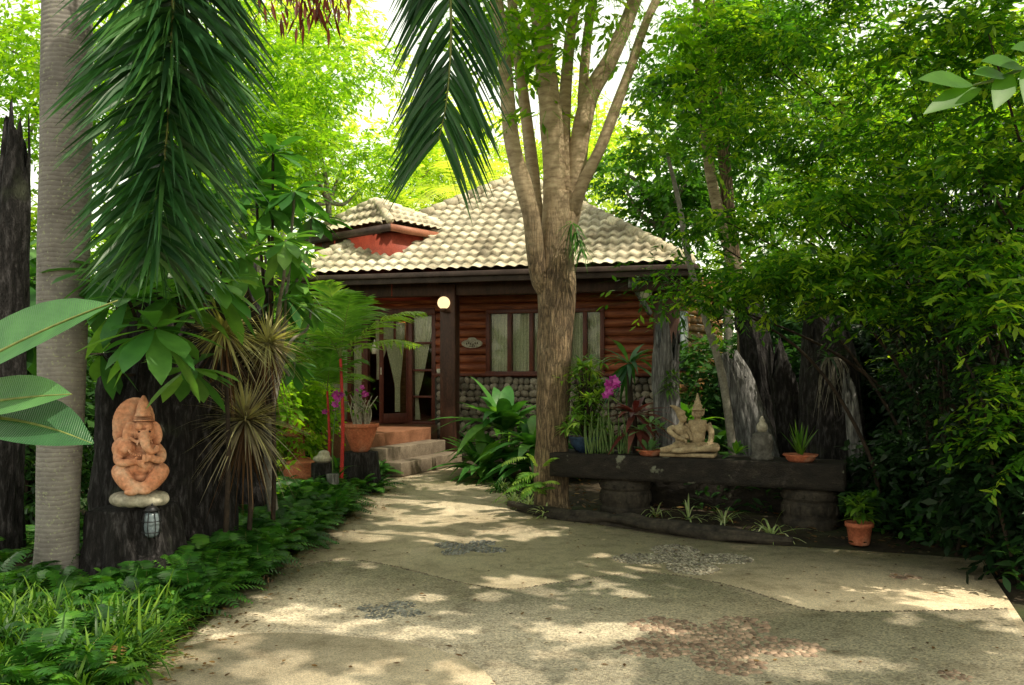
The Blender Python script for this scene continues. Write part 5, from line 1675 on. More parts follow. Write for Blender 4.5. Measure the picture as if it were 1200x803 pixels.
so_ = np.array([-2.8, 6.42, .63])
t = thing('elephant_statue', 'orange clay seated elephant-headed statue with a tall crown on the black stump', 'statue', so_)
c = Clay(so_, 1.0, .45, .8)
# pedestal
a = Acc(); 
for k in range(11):
    an = k / 11 * 2 * PI; ellipsoid(a, so_ + [.15 * math.cos(an), .1 * math.sin(an), .055], (.075, .07, .055), None, 10, 7)
ellipsoid(a, so_ + [0, 0, .06], (.18, .13, .06), None, 18, 9)
remeshed('pedestal', a, M['pale_stone'], t, .012)
c.e((0, .02, .22), (.15, .11, .1))                    # hips
c.e((-.01, -.01, .32), (.125, .115, .11))               # belly
c.e((0, .03, .43), (.11, .085, .1))                   # chest
c.l([(-.08, 0, .2), (-.16, -.05, .27), (-.1, -.13, .18), (.04, -.17, .14)], [.07, .07, .055, .04])   # folded leg
c.l([(.08, 0, .2), (.17, -.05, .26), (.08, -.14, .17), (-.05, -.17, .15)], [.07, .07, .052, .035])
c.e((.03, -.19, .135), (.05, .03, .028)); c.e((-.08, -.18, .13), (.05, .03, .028))
c.l([(-.1, .02, .47), (-.18, -.02, .4), (-.17, -.1, .34), (-.04, -.14, .35)], [.046, .038, .03, .026])   # arms
c.l([(.1, .02, .47), (.18, -.02, .4), (.17, -.1, .35), (.06, -.15, .38)], [.046, .038, .03, .026])
for f_ in range(4): c.l([(-.04 + .012 * f_, -.14, .35 - .012 * f_), (.0 + .01 * f_, -.165, .352 - .014 * f_), (.02 + .008 * f_, -.155, .35 - .014 * f_)], [.011, .01, .007], 7)
c.l([(-.05, -.14, .36), (-.03, -.165, .385)], [.012, .008], 7)
for f_ in range(4): c.l([(.06, -.15, .39 - .013 * f_), (.03, -.172, .392 - .013 * f_), (.015, -.16, .39 - .013 * f_)], [.011, .01, .007], 7)
c.l([(.07, -.145, .385), (.065, -.165, .415)], [.012, .008], 7)
c.e((.03, -.03, .565), (.088, .085, .088))              # head
c.e((-.01, -.1, .6), (.032, .03, .03)); c.e((.07, -.1, .6), (.032, .03, .03))  # brow lumps
c.l([(.03, -.1, .55), (.035, -.15, .5), (.05, -.165, .45), (.09, -.16, .42), (.135, -.14, .43), (.145, -.13, .46)], [.045, .038, .03, .025, .022, .02])   # trunk
c.l([(-.01, -.1, .5), (-.03, -.14, .47)], [.014, .007], 8); c.l([(.075, -.1, .5), (.1, -.14, .48)], [.014, .007], 8)   # tusks
c.e((-.085, -.05, .55), (.06, .022, .095), (0, .15, .45)); c.e((.135, -.04, .55), (.05, .02, .09), (0, -.15, -.45))  # ears
c.e((.03, .01, .65), (.07, .055, .08)); c.e((.035, .0, .7), (.05, .045, .08)); c.e((-.05, .07, .63), (.15, .025, .19), (0, .18, 0)); c.e((-.11, .07, .55), (.1, .025, .12))   # crown and back plate
c.l([(.03, -.02, .68), (.03, -.02, .77), (.035, .0, .83)], [.06, .04, .012])
c.e((-.13, -.02, .44), (.09, .08, .09)); c.e((-.13, -.09, .43), (.03, .02, .03))
c.l([(-.09, -.08, .52), (.03, -.11, .47), (.1, -.07, .52)], [.014, .014, .014], 8)
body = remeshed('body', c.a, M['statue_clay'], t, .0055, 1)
# carved tiers on the crown, bead necklace
a = Acc()
for k in range(5):
    zc = .645 + .035 * k; rr_ = .085 - .015 * k
    tube(a, [c.p((.03 + rr_ * math.cos(q_), -.015 - rr_ * .75 * math.sin(q_), zc)) for q_ in np.linspace(0, PI, 9)], [.007] * 9, 6, 2)
for q_ in np.linspace(.2, 2.9, 13): ellipsoid(a, c.p((.1 * math.cos(q_), -.115 - .03 * math.sin(q_), .44 - .05 * math.sin(q_))), (.01, .01, .01), None, 8, 5)
tag(link('carving', a, M['statue_clay'], body, smooth=True), kind='stuff')
a = Acc()
for x_ in (-.012, .078): ellipsoid(a, c.p((x_, -.125, .565)), (.011, .006, .007), None, 10, 6)
link('eye', a, M['dark_dot'], body, smooth=True)

# jar lantern on the stump
lq = np.array([-2.66, 6.3, .42])
t = thing('jar_lantern', 'small caged blue-grey glass lantern at the side of the black stump', 'lantern', lq)
a = Acc(); lathe(a, lq, [(.03, 0), (.048, .02), (.055, .08), (.05, .15), (.04, .185)], 20); link('jar', a, M['frosted'], t, smooth=True)
a = Acc()
for k in range(8):
    an = k * PI / 4; tube(a, [lq + [.05 * math.cos(an), .05 * math.sin(an), 0], lq + [.071 * math.cos(an), .071 * math.sin(an), .08], lq + [.05 * math.cos(an), .05 * math.sin(an), .19]], [.0035] * 3, 5, 4)
for zz in (.04, .12):
    tube(a, [lq + [.07 * math.cos(q_), .07 * math.sin(q_), zz] for q_ in np.linspace(0, 2 * PI, 13)], [.0035] * 13, 5, 1)
lathe(a, lq, [(.05, .185), (.055, .2), (.03, .225), (.012, .23)], 16); link('cage', a, M['metal_black'], t)
a = Acc(); tube(a, [lq + [-.02, .08, .24], lq + [0, .03, .26], lq + [0, 0, .23]], [.006] * 3, 6, 4); link('hook', a, M['metal_black'], t)

# ---- terracotta ornament, stump posts, orchid pot
q = np.array([-3.2, 12.6, 0.])
t = thing('terracotta_shrine', 'orange terracotta garden shrine with stepped roof beside the porch', 'ornament', q)
a = Acc(); lathe(a, q, [(.3, 0), (.31, .05), (.26, .1), (.22, .34), (.25, .4), (.2, .42)], 4); link('base', a, M['terracotta'], t, bevel=.01)
a = Acc(); lathe(a, q, [(.15, .42), (.14, .72), (.2, .74)], 4); link('body', a, M['terracotta'], t, bevel=.008)
a = Acc(); lathe(a, q, [(.3, .74), (.31, .77), (.2, .86), (.21, .89), (.13, .97), (.14, 1.0), (.07, 1.07), (.05, 1.13), (.012, 1.2)], 4); link('roof', a, M['terracotta'], t, bevel=.006)
q = np.array([-2.9, 11.9, 0.]); a = Acc(); lathe(a, q, [(.2, 0), (.26, .06), (.28, .3), (.22, .38), (.25, .42), (.2, .43)], 24)
tag(link('terracotta_jar', a, M['terracotta'], smooth=True, origin=q), 'squat orange terracotta jar half hidden in the ferns below the shrine', 'jar')
for (x, y, h, r_, lb) in ((-2.52, 11.35, .46, .14, 'short black stump post topped with a pale stone beside the path'), (-2.33, 11.1, .34, .08, 'thinner weathered stump post standing against the capped one')):
    t = thing('stump_post', lb, 'post', (x, y, 0))
    a = Acc(); tube(a, [(x, y, -.05), (x, y, h / 2), (x, y, h)], [r_ * 1.1, r_, r_ * .95], 36, 12, .1, 3, .16, 3, seed=h * 40); link('post', a, M['dead_wood' if r_ > .1 else 'grey_wood'], t, smooth=True)
    if r_ > .1:
        a = Acc(); ellipsoid(a, (x, y, h + .05), (.13, .11, .06)); ellipsoid(a, (x + .02, y, h + .12), (.08, .07, .05)); remeshed('capstone', a, M['pale_stone'], t, .012)
sq = np.array([-2.13, 12.0, 0.])
a = Acc(); tube(a, [sq - [0, 0, .05], sq + [0, 0, .3], sq + [0, 0, .55]], [.3, .24, .22], 50, 14, .1, 3, .14, 3, seed=5.5)
tag(link('tree_stump', a, M['dead_wood'], smooth=True, origin=sq), 'dark stump wrapped in ferns carrying the terracotta orchid pot', 'stump')
pq = sq + [0, 0, .55]
t = thing('orchid_pot', 'flared terracotta pot of orchid canes standing on the ferny stump', 'plant pot', pq)
a = Acc(); lathe(a, pq, [(.1, 0), (.13, .03), (.2, .22), (.235, .34), (.26, .35), (.262, .4), (.235, .4), (.22, .36), (.02, .35)], 36); link('pot', a, M['terracotta'], t, smooth=False, bevel=.004)
a = Acc()
for k in range(34):
    an, r_ = rng.uniform(0, 2 * PI), rng.uniform(0, .13); b = pq + [r_ * math.cos(an), r_ * math.sin(an), .34]
    h = rng.uniform(.2, .55); tube(a, [b, b + [rng.normal(0, .03), rng.normal(0, .03), h / 2], b + [rng.normal(0, .09), rng.normal(0, .09), h]], [.009, .011, .006], 6, 4)
link('canes', a, M['pale_stone'], t, smooth=True)
a = Acc(); n = 60; bs = pq + np.c_[rng.normal(0, .1, (n, 2)), rng.uniform(.55, .9, n)]; d = rnd_dirs(n, -.4, .6); blades(a, bs, d, hside(d.copy()), .16, .035, .3, LAN, .1, rng.uniform(0, 1, n)); link('leaves', a, M['leaf_mid'], t)


def flower(acc, c, r, n=5, k=6, sp=.05):
    for _ in range(k):
        o_ = np.array(c) + rng.normal(0, sp, 3); ax = nrm(rng.normal(0, .5, 3) + [0, -1, 0])
        u = nrm(np.cross(ax, UP)); v = np.cross(ax, u)
        an = np.arange(n) * 2 * PI / n + rng.uniform(0, 1)
        d = u * np.cos(an)[:, None] + v * np.sin(an)[:, None] + ax * .25
        blades(acc, np.tile(o_, (n, 1)), d, np.cross(d, ax), r, r * .75, .05, (.3, .9, 1, .6, .05), .1, rng.uniform(.2, 1, n))


def flowers(c, r, k, sp, par):
    for _ in range(k):
        a = Acc(); flower(a, np.array(c) + rng.normal(0, sp, 3), r, k=1, sp=0.0); link('flower', a, M['magenta'], par)


flowers(pq + [.05, -.1, .83], .045, 7, .06, t)
q = P(394, 470, 11.3)
t = thing('magenta_orchid', 'bright magenta orchid spray left of the terracotta pot', 'orchid', (q[0], 11.3, 0))
a = Acc(); tube(a, [(q[0] - .03, 11.3, 0), (q[0] - .05, 11.3, .6), q], [.012, .009, .005], 6, 5); link('stem', a, M['stem_green'], t)
flowers(q, .05, 12, .06, t)
a = Acc(); n = 26; bs = np.c_[np.full(n, q[0]) + rng.normal(0, .08, n), np.full(n, 11.3), rng.uniform(0, .4, n)]; d = nrm(rnd_dirs(n, .2, 1)); blades(a, bs, d, hside(d.copy()), .4, .04, .4, STR, .1, rng.uniform(0, .8, n)); link('leaves', a, M['leaf_mid'], t)
q = H(-2.75, .05, FL)
t = thing('side_table', 'small dark side table standing on the porch', 'table', q)
a = Acc(); box(a, q + [0, 0, .68], (.62, .5, .04), .3); link('table_top', a, M['dark_wood'], t, bevel=.006)
for k in range(4):
    a = Acc(); r2 = rotm(0, 0, .3) @ np.array([(.27 if k % 2 else -.27), (.2 if k > 1 else -.2), 0]); box(a, q + r2 + [0, 0, .33], (.05, .05, .66), .3); link('leg', a, M['dark_wood'], t)
q = H(-2.75, .05, FL + .70)
t = thing('table_vase', 'small pale vase standing on the dark porch table', 'vase', q); a = Acc(); lathe(a, q, [(.06, 0), (.09, .08), (.05, .2), (.06, .24)], 18); link('vase', a, M['cream'], t, smooth=True)
a = Acc(); rosette(a, q + [0, 0, .24], 10, .2, .05, .2, 1.3, .3, LAN); link('leaves', a, M['leaf_mid'], t)

# ---- plank bench with carved drums
A_, B_ = np.array([.44, 10.0]), np.array([3.36, 8.62])
bd = nrm(B_ - A_); bn = np.array([-bd[1], bd[0]]); bang = math.atan2(bd[1], bd[0]); BL = np.linalg.norm(B_ - A_)
TOPZ = .71


def B3(u, v, z): return np.array([*(A_ + bd * u + bn * v), z])


def BP(px, v=.25):
    """point on the bench top under bearing px"""
    k = (px - 600) / F; o_ = A_ + bn * v
    u = (k * o_[1] - o_[0]) / (bd[0] - k * bd[1]); return B3(u, v, TOPZ)


t = thing('plank_bench', 'long charred black timber plank lying across two carved drums', 'bench', B3(BL / 2, .3, 0))
nX, nY, nZ = 120, 8, 8
ring = [(v, 0) for v in np.linspace(0, .62, nY)] + [(.62, z) for z in np.linspace(0, .27, nZ)[1:]] + [(v, .27) for v in np.linspace(.62, 0, nY)[1:]] + [(0, z) for z in np.linspace(.27, 0, nZ)[1:-1]]
V = []
for i in range(nX):
    u = BL * i / (nX - 1)
    for (v, z) in ring:
        k = mnoise.noise(Vector((u * 3, v * 9, z * 9))) * .014 + mnoise.noise(Vector((u * 14, v * 20, z * 20))) * .006 + mnoise.noise(Vector((u * .9, 5, 0))) * .02
        cx_, cz_ = v - .31, z - .135
        V.append(B3(u + (k if i in (0, nX - 1) else 0), .31 + cx_ * (1 + k * 1.5) + (k * .8 if v == 0 else 0), TOPZ - .27 + .135 + cz_ * (1 + k * 3)))
m = len(ring); i = np.arange(nX - 1)[:, None] * m; j = np.arange(m)[None]; j2 = (j + 1) % m
a = Acc(); a.add(np.array(V), [np.stack([i + j, i + m + j, i + m + j2, i + j2], -1).reshape(-1, 4), np.array([np.arange(m)]), np.array([np.arange(m)[::-1] + (nX - 1) * m])])
link('plank', a, M['black_plank'], t)
for px in (733, 950):
    q = BP(px, .3); q[2] = 0
    a = Acc(); lathe(a, q, [(.27, -.03), (.29, .02), (.3, .1), (.275, .12), (.285, .15), (.29, .28), (.275, .3), (.3, .33), (.29, .4), (.26, .435)], 40)
    for k in range(16):
        an = k / 16 * 2 * PI; box(a, q + [.287 * math.cos(an), .287 * math.sin(an), .215], (.03, .055, .09), an)
        ellipsoid(a, q + [.29 * math.cos(an + .2), .29 * math.sin(an + .2), .36], (.022, .022, .022), None, 8, 5)
    link('drum', a, M['carved'], t, bevel=.004)
# dark board added behind the bench in place of the shade there
a = Acc(); box(a, B3(BL * .45, 1.0, .25), (2.3, .12, .5), bang); tag(link('dark_backdrop', a, M['black_plank'], bevel=.02), 'dark backdrop board added to deepen the shade under the plank bench', 'timber')

# ---- deity couple
so_ = BP(807, .22) + [0, 0, .005]
t = thing('couple_statue', 'sandstone statue of a seated crowned couple on the plank bench', 'statue', so_)
a = Acc(); box(a, so_ + [0, 0, .022], (.6, .3, .045), bang + .1); slab = link('slab', a, M['sandstone'], t, bevel=.01)
c = Clay(so_ + [.1, 0, .045], 1.0, -.12)
c.e((0, .02, .06), (.15, .1, .06)); c.l([(-.08, 0, .06), (-.2, -.06, .055), (-.08, -.12, .04), (.06, -.1, .04)], [.055, .055, .04, .03]); c.l([(.08, 0, .06), (.19, -.05, .06), (.1, -.12, .05), (-.03, -.12, .04)], [.055, .055, .04, .03])
c.e((0, .02, .16), (.085, .065, .1)); c.e((0, .02, .27), (.105, .065, .09)); c.e((0, .03, .21), (.09, .06, .1)); c.l([(-.1, .02, .32), (.1, .02, .32)], [.045, .045])
c.l([(.11, .02, .32), (.15, .02, .23), (.14, -.04, .14), (.1, -.09, .09)], [.042, .036, .03, .025]); c.l([(-.11, .02, .32), (-.14, .02, .23), (-.12, -.04, .15)], [.042, .036, .028])
c.l([(0, .02, .34), (0, .01, .4)], [.038, .036]); c.e((0, 0, .43), (.052, .055, .062)); c.e((0, -.055, .425), (.01, .014, .016)); c.l([(-.018, -.052, .404), (.018, -.052, .404)], [.007, .007], 7)
c.e((-.02, -.05, .44), (.012, .008, .008)); c.e((.02, -.05, .44), (.012, .008, .008))
c.e((-.055, .0, .43), (.012, .02, .03)); c.e((.055, .0, .43), (.012, .02, .03)); c.l([(.06, .02, .42), (.08, .02, .5)], [.016, .006], 8)
c.l([(0, 0, .47), (0, 0, .485)], [.068, .068]); c.l([(0, 0, .48), (0, 0, .52)], [.056, .05]); c.l([(0, 0, .52), (0, 0, .53)], [.056, .056]); c.l([(0, 0, .53), (0, 0, .57)], [.042, .034]); c.l([(0, 0, .57), (0, 0, .575)], [.04, .04])
c.l([(0, 0, .575), (0, 0, .62), (0, 0, .66)], [.028, .017, .007])
for f_ in range(4): c.l([(.1 - .012 * f_, -.09, .09), (.09 - .014 * f_, -.13, .075), (.085 - .014 * f_, -.14, .06)], [.009, .008, .006], 6)
c.l([(.11, -.08, .095), (.12, -.12, .085)], [.009, .006], 6)
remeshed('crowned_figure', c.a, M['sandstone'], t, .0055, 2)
c = Clay(so_ + [-.1, -.02, .045], 1.0, .25)
c.e((.02, .02, .07), (.11, .09, .06)); c.l([(.0, 0, .07), (-.13, -.04, .05), (-.24, 0, .03)], [.055, .042, .028]); c.l([(.06, 0, .07), (.12, -.1, .05), (-.02, -.12, .035), (-.15, -.1, .03)], [.05, .045, .034, .024])
c.e((.02, .02, .15), (.065, .055, .09)); c.e((.0, .02, .24), (.08, .055, .075)); c.l([(-.06, .02, .27), (.08, .02, .27)], [.036, .036])
c.l([(-.07, .02, .28), (-.13, .0, .25), (-.08, -.04, .19), (.0, -.06, .15)], [.034, .03, .025, .02]); c.l([(.08, .02, .27), (.12, .0, .2), (.13, -.02, .13)], [.034, .028, .022])
c.l([(.01, .02, .29), (.03, .01, .35)], [.03, .028]); c.e((.03, 0, .385), (.045, .05, .055), (0, -.25, 0)); c.e((.045, -.048, .375), (.009, .012, .014)); c.l([(.03, -.045, .358), (.058, -.045, .36)], [.006, .006], 7)
c.e((.03, -.042, .395), (.01, .007, .007)); c.e((.062, -.04, .392), (.01, .007, .007))
c.l([(.02, 0, .42), (-.0, 0, .45)], [.055, .048]); c.l([(.0, 0, .44), (-.03, 0, .48), (-.08, 0, .51), (-.12, .0, .525)], [.045, .034, .02, .008]); c.e((-.015, .0, .4), (.012, .02, .03))
for f_ in range(4): c.l([(.0 + .01 * f_, -.06, .15 - .006 * f_), (.035, -.085, .145 - .012 * f_), (.045, -.075, .14 - .012 * f_)], [.008, .007, .005], 6)
c.l([(-.0, -.06, .155), (.02, -.075, .175)], [.008, .005], 6)
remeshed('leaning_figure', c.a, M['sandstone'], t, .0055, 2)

q = BP(893, .25)
t = thing('stupa_jar', 'small grey stone stupa-shaped jar on the bench', 'ornament', q)
a = Acc(); lathe(a, q, [(.12, 0), (.125, .03), (.1, .06), (.115, .12), (.12, .2), (.1, .25), (.105, .27), (.06, .3)], 28); link('jar', a, M['grey_stone'], t, smooth=True)
a = Acc(); lathe(a, q, [(.045, .3), (.06, .34), (.055, .38), (.025, .41), (.03, .43), (.008, .47)], 20); link('finial', a, M['pale_stone'], t, smooth=True)


def dish(name, label, q, R_, h, n, L_, W_, mat, e0, e1, prof, drp, lob=8, potmat='terracotta'):
    t = thing(name, label, 'potted plant', q)
    a = Acc(); lathe(a, q, [(R_ * .7, 0), (R_ * .85, h * .4), (R_ * .9, h * .7), (R_ * 1.05, h), (R_ * 1.05, h * 1.12), (R_ * .85, h * 1.0), (.01, h * .8)], 64, lobes=lob, lobe_a=.06 if lob else 0, lobe_from=3); link('pot', a, M[potmat], t, smooth=True)
    a = Acc()
    for _ in range(3): rosette(a, q + np.array([rng.normal(0, R_ * .25), rng.normal(0, R_ * .25), h * .9]), n, L_, W_, e0, e1, drp, prof, .15)
    link('leaves', a, M[mat], t)
    return t


dish('dish_plant', 'upright green blades in a scalloped terracotta dish on the right end of the bench', BP(938, .2), .17, .07, 7, .36, .035, 'grass', .85, 1.45, STR, .1)
t = dish('dish_plant', 'small bluish-leaved plant in a scalloped terracotta dish left of the statue', BP(762, .2), .15, .06, 9, .17, .055, 'broad_pale', .1, 1.2, OBO, .2)
a = Acc(); q = BP(762, .2); tube(a, [q + [0, 0, .05], q + [.01, 0, .2], q + [0, 0, .36]], [.02, .016, .012], 8, 4)
link('stem', a, M['stem_grey'], t, smooth=True)
a = Acc()
for o_ in ((0, 0, .36), (-.1, 0, .28), (.1, 0, .3)): rosette(a, q + o_, 9, .16, .06, -.2, .9, .2, OBO, .15)
link('leaves', a, M['broad_pale'], t)
# light green shrub in a blue pot
q = BP(688, .3)
t = thing('potted_shrub', 'bushy light green shrub in a blue glazed pot beside the big tree', 'potted plant', q)
a = Acc(); lathe(a, q, [(.13, 0), (.2, .1), (.22, .17), (.235, .19), (.2, .19), (.01, .16)], 32); link('pot', a, M['blue_glaze'], t, smooth=True)
a = Acc(); b = Acc()
for _ in range(64):
    e_ = q + np.array([rng.normal(0, .13), rng.normal(0, .12), rng.uniform(.25, 1.12)]); rosette(a, e_, 13, .16, .045, -.3, 1.0, .35, LAN, .15, tint=rng.uniform(.4, .9))
    tube(b, [q + [0, 0, .15], (q + e_) / 2 + [0, 0, .1], e_], [.01, .007, .004], 5, 3)
link('leaves', a, M['palm_bright'], t); link('stems', b, M['stem'], t)
# maroon rosette plant
q = BP(744, .42)
t = thing('maroon_bromeliad', 'maroon long-leaved rosette plant behind the cane orchids', 'plant', q)
a = Acc(); tube(a, [q, q + [0, 0, .25], q + [0, 0, .45]], [.03, .03, .025], 10, 4); link('stem', a, M['stem'], t)
a = Acc(); rosette(a, q + [0, 0, .45], 34, .5, .09, -.3, .9, .35, LAN, .2); rosette(a, q + [0, 0, .3], 16, .42, .08, -.6, .2, .35, LAN, .2); link('leaves', a, M['red_leaf'], t, smooth=True)
q = P(716, 453, 9.75)
t = thing('magenta_orchid', 'magenta orchid flower head beside the maroon plant', 'orchid', q - [0, 0, .5])
flowers(q, .055, 16, .05, t)
a = Acc(); tube(a, [q - [.02, 0, .5], q - [.03, 0, .2], q], [.01, .008, .005], 6, 4); link('stem', a, M['stem_green'], t)
q = BP(708, .15)
t = thing('cane_orchids', 'clump of bare grey green orchid canes at the left of the bench', 'orchid', q)
a = Acc(); b = Acc()
for k in range(46):
    bs = q + [rng.uniform(-.22, .3), rng.uniform(-.06, .12), 0]; h = rng.uniform(.15, .52)
    tp = bs + [rng.normal(0, .05), rng.normal(0, .05), h]; tube(a, [bs, (bs + tp) / 2 + rng.normal(0, .012, 3), tp], [.009, .012, .006], 6, 4)
    if k % 2: rosette(b, tp, 4, .1, .022, 0, 1, .3, LAN, .1)
link('canes', a, M['stem_green'], t, smooth=True); link('leaves', b, M['leaf_mid'], t)
# dark blue-green plant against the wall
q = P(737, 560, 12.6) * [1, 1, 0]
t = thing('blue_green_palm', 'dark blue-green rosette plant on a stem in front of the log wall corner', 'plant', q)
a = Acc(); tube(a, [q, q + [.03, 0, .9], q + [0, 0, 1.75]], [.05, .045, .04], 10, 5, .1, 5); link('stem', a, M['stem'], t, smooth=True)
a = Acc(); rosette(a, q + [0, 0, 1.8], 28, .72, .09, -.5, 1.1, .5, LAN, .2); link('leaves', a, M['palm_leaf'], t, smooth=True)
# epiphyte on the driftwood
q = P(786, 452, 10.5)
t = thing('driftwood_fern', 'small green strap-leaved plant growing on the forked driftwood post', 'plant', q)
a = Acc()
for k in range(4): rosette(a, q + [rng.normal(0, .05), 0, rng.normal(0, .07)], 12, .18, .035, -.5, 1.0, .4, LAN, .15)
link('leaves', a, M['grass'], t)
q = BP(862, .35)
t = thing('bird_nest_plant', 'small dark rosette plant between the statue and the leaning driftwood', 'plant', q)
a = Acc(); rosette(a, q + [0, 0, .03], 16, .26, .06, .1, 1.1, .4, LAN, .15); link('leaves', a, M['leaf_mid'], t)

# ---- big-leaved plants by the porch post
for (px, Y, L_, n, lb, mt, z_) in ((592, 13.9, 1.35, 46, 'large arching-leaved plant against the stone plinth right of the post', 'broad', .7), (565, 13.4, .95, 34, 'smaller broad-leaved plant at the foot of the porch post', 'broad', .15), (628, 12.8, 1.15, 30, 'broad-leaved plant tucked behind the big tree trunk', 'broad', .5),
                                  (700, 13.3, 1.0, 28, 'broad-leaved plant under the right window', 'leaf_dark', .4), (812, 13.2, .8, 24, 'broad-leaved plant below the side wall behind the statues', 'leaf_mid', .8), (840, 11.2, .8, 20, 'dark arching-leaved plant behind the leaning driftwood', 'leaf_dark', .6)):
    q = np.array([(px - 600) / F * Y, Y, 0.])
    t = thing('broadleaf_plant', lb, 'plant', q, 'broad-leaved plants along the house wall')
    a = Acc()
    for k in range(5): tube(a, [q, q + [rng.normal(0, .05), rng.normal(0, .05), z_ + .05]], [.03, .02], 6, 3)
    link('stems', a, M['stem_green'], t)
    a = Acc(); rosette(a, q + [0, 0, z_], n, L_, L_ * .2, .25, 1.3, .55, BRD, .2, jl=.35); rosette(a, q + [0, 0, z_ * .5], n // 2, L_ * .8, L_ * .18, .1, .7, .5, BRD, .2); link('leaves', a, M[mt], t, smooth=True)


def spider(label, x, y, L_, n, mat='variegated', z=0.0, wd=.022):
    t = thing('spider_plant', label, 'spider plant', (x, y, z), 'spider plants')
    a = Acc(); rosette(a, (x, y, z), n, L_, wd, .35, 1.35, .85, STR, .2); link('leaves', a, M[mat], t)
    a = Acc(); lathe(a, (x, y, z - .04), [(.03, 0), (.025, .06), (.01, .08)], 8); link('crown_base', a, M['stem_green'], t)


for (px, py, L_, n, lb) in ((602, 590, .46, 46, 'pale spider plant at the driveway edge left of the big tree base'), (620, 597, .42, 40, 'pale spider plant touching the front of the big tree base'), (588, 576, .42, 40, 'spider plant furthest back along the driveway edge near the post'),
                           (640, 607, .34, 28, 'spider plant between the big tree base and the bench end'), (770, 607, .42, 18, 'spider plant right beside the left carved drum'), (808, 611, .48, 14, 'spider plant under the couple statue'),
                           (850, 616, .5, 16, 'spider plant under the middle of the bench'), (906, 632, .66, 17, 'tallest spider plant, in front of the right carved drum')):
    q = G(px, py); spider(lb, q[0], q[1] + .06, L_, n)
q = P(632, 560, 10.25); q[1] = 10.0
t = thing('fern_on_trunk', 'pale green fern climbing the foot of the big tree', 'fern', q)
a, b = Acc(), Acc()
n = 16; d = np.c_[rng.normal(-.4, .6, n), rng.uniform(-1, -.1, n), rng.uniform(-.3, 1.2, n)]; bs = q + np.c_[rng.normal(0, .06, (n, 2)), rng.uniform(-.25, .25, n)]
pinnate(a, b, bs, d, .45, .5, 12, .1, .03, tint=rng.uniform(.3, .9, n)); link('fronds', a, M['palm_bright'], t); link('rachis', b, M['rachis'], t)

# ---- potted plant at the right
q = G(1010, 640); q[1] += .06
t = thing('potted_plant', 'small terracotta pot with a bushy variegated plant at the right driveway edge', 'potted plant', q)
a = Acc(); lathe(a, q, [(.085, .003), (.095, .02), (.115, .17), (.13, .175), (.13, .215), (.11, .215), (.1, .19), (.01, .185)], 32); link('pot', a, M['terracotta'], t, smooth=False)
a = Acc()
for k in range(14):
    e_ = q + [rng.normal(0, .09), rng.normal(0, .08), rng.uniform(.25, .48)]; rosette(a, e_, 9, .17, .05, -.2, .9, .3, LAN, .15, tint=rng.uniform(.3, 1))
link('leaves', a, M['grass'], t)
a = Acc()
for k in range(8): tube(a, [q + [0, 0, .18], q + [rng.normal(0, .08), rng.normal(0, .08), rng.uniform(.3, .46)]], [.008, .004], 5, 2)
link('stems', a, M['stem_green'], t)

# ---- log edging
lp = [G(596, 597), G(640, 608), G(720, 618), G(800, 630), G(870, 638), G(935, 643)]
a = Acc(); tube(a, [p_ + [0, .14, .045] for p_ in lp], [.03, .06, .08, .085, .07, .03], 36, 16, .45, 3, .14, 3, seed=80)
tag(link('fallen_log', a, M['carved'], smooth=True, origin=lp[0]), 'long rough log lying on the ground in front of the bench', 'log')

# ---- ferns and grass
FE = np.array([[p_[0], p_[1]] for p_ in [G(*q_) for q_ in EDGE_PX]])


def edge_x(y): return np.interp(y, FE[:6, 1], FE[:6, 0])


a, b = Acc(), Acc()
pos = []
while len(pos) < 620:
    y = 4.0 + 9.8 * random.random() ** 1.1
    x = edge_x(min(y, 10)) - abs(random.gauss(0.05, 1.0)) * .95 - .05
    if x < -6 or (abs(x + 2.92) < .4 and 6.1 < y < 7.1) or (y < 5.6 and x < -1.9 and random.random() < .75) or inpoly(np.array(x), np.array(y), DRIVE): continue
    pos.append((x, y, 0.02))
pos = np.array(pos)
for nf, sc_, tt in ((8, .58, (0, .8)), (6, .42, (.3, 1))):
    sel = pos[rng.random(len(pos)) < .8]
    bs = np.repeat(sel, nf, 0) + rng.normal(0, .03, (len(sel) * nf, 3)) * [1, 1, .1]
    az = rng.uniform(0, 2 * PI, len(bs)); el = rng.uniform(.6, 1.45, len(bs))
    d = np.c_[np.cos(el) * np.cos(az), np.cos(el) * np.sin(az), np.sin(el)]
    pinnate(a, b, bs, d, sc_ * rng.uniform(.5, 1.15, len(bs)), .55, 14, sc_ * .17, .02, tint=rng.uniform(*tt, len(bs)), ang=.3, ldroop=.2, prof=(.6, 1, .05), rw=.006, jit=.04)
tag(link('fern_groundcover', a, M['fern']), 'mass of green ferns covering the bank left of the driveway', 'ferns', kind='stuff')
tag(link('fern_groundcover', b, M['rachis']), 'stalks of the ferns left of the driveway', 'ferns', kind='stuff')
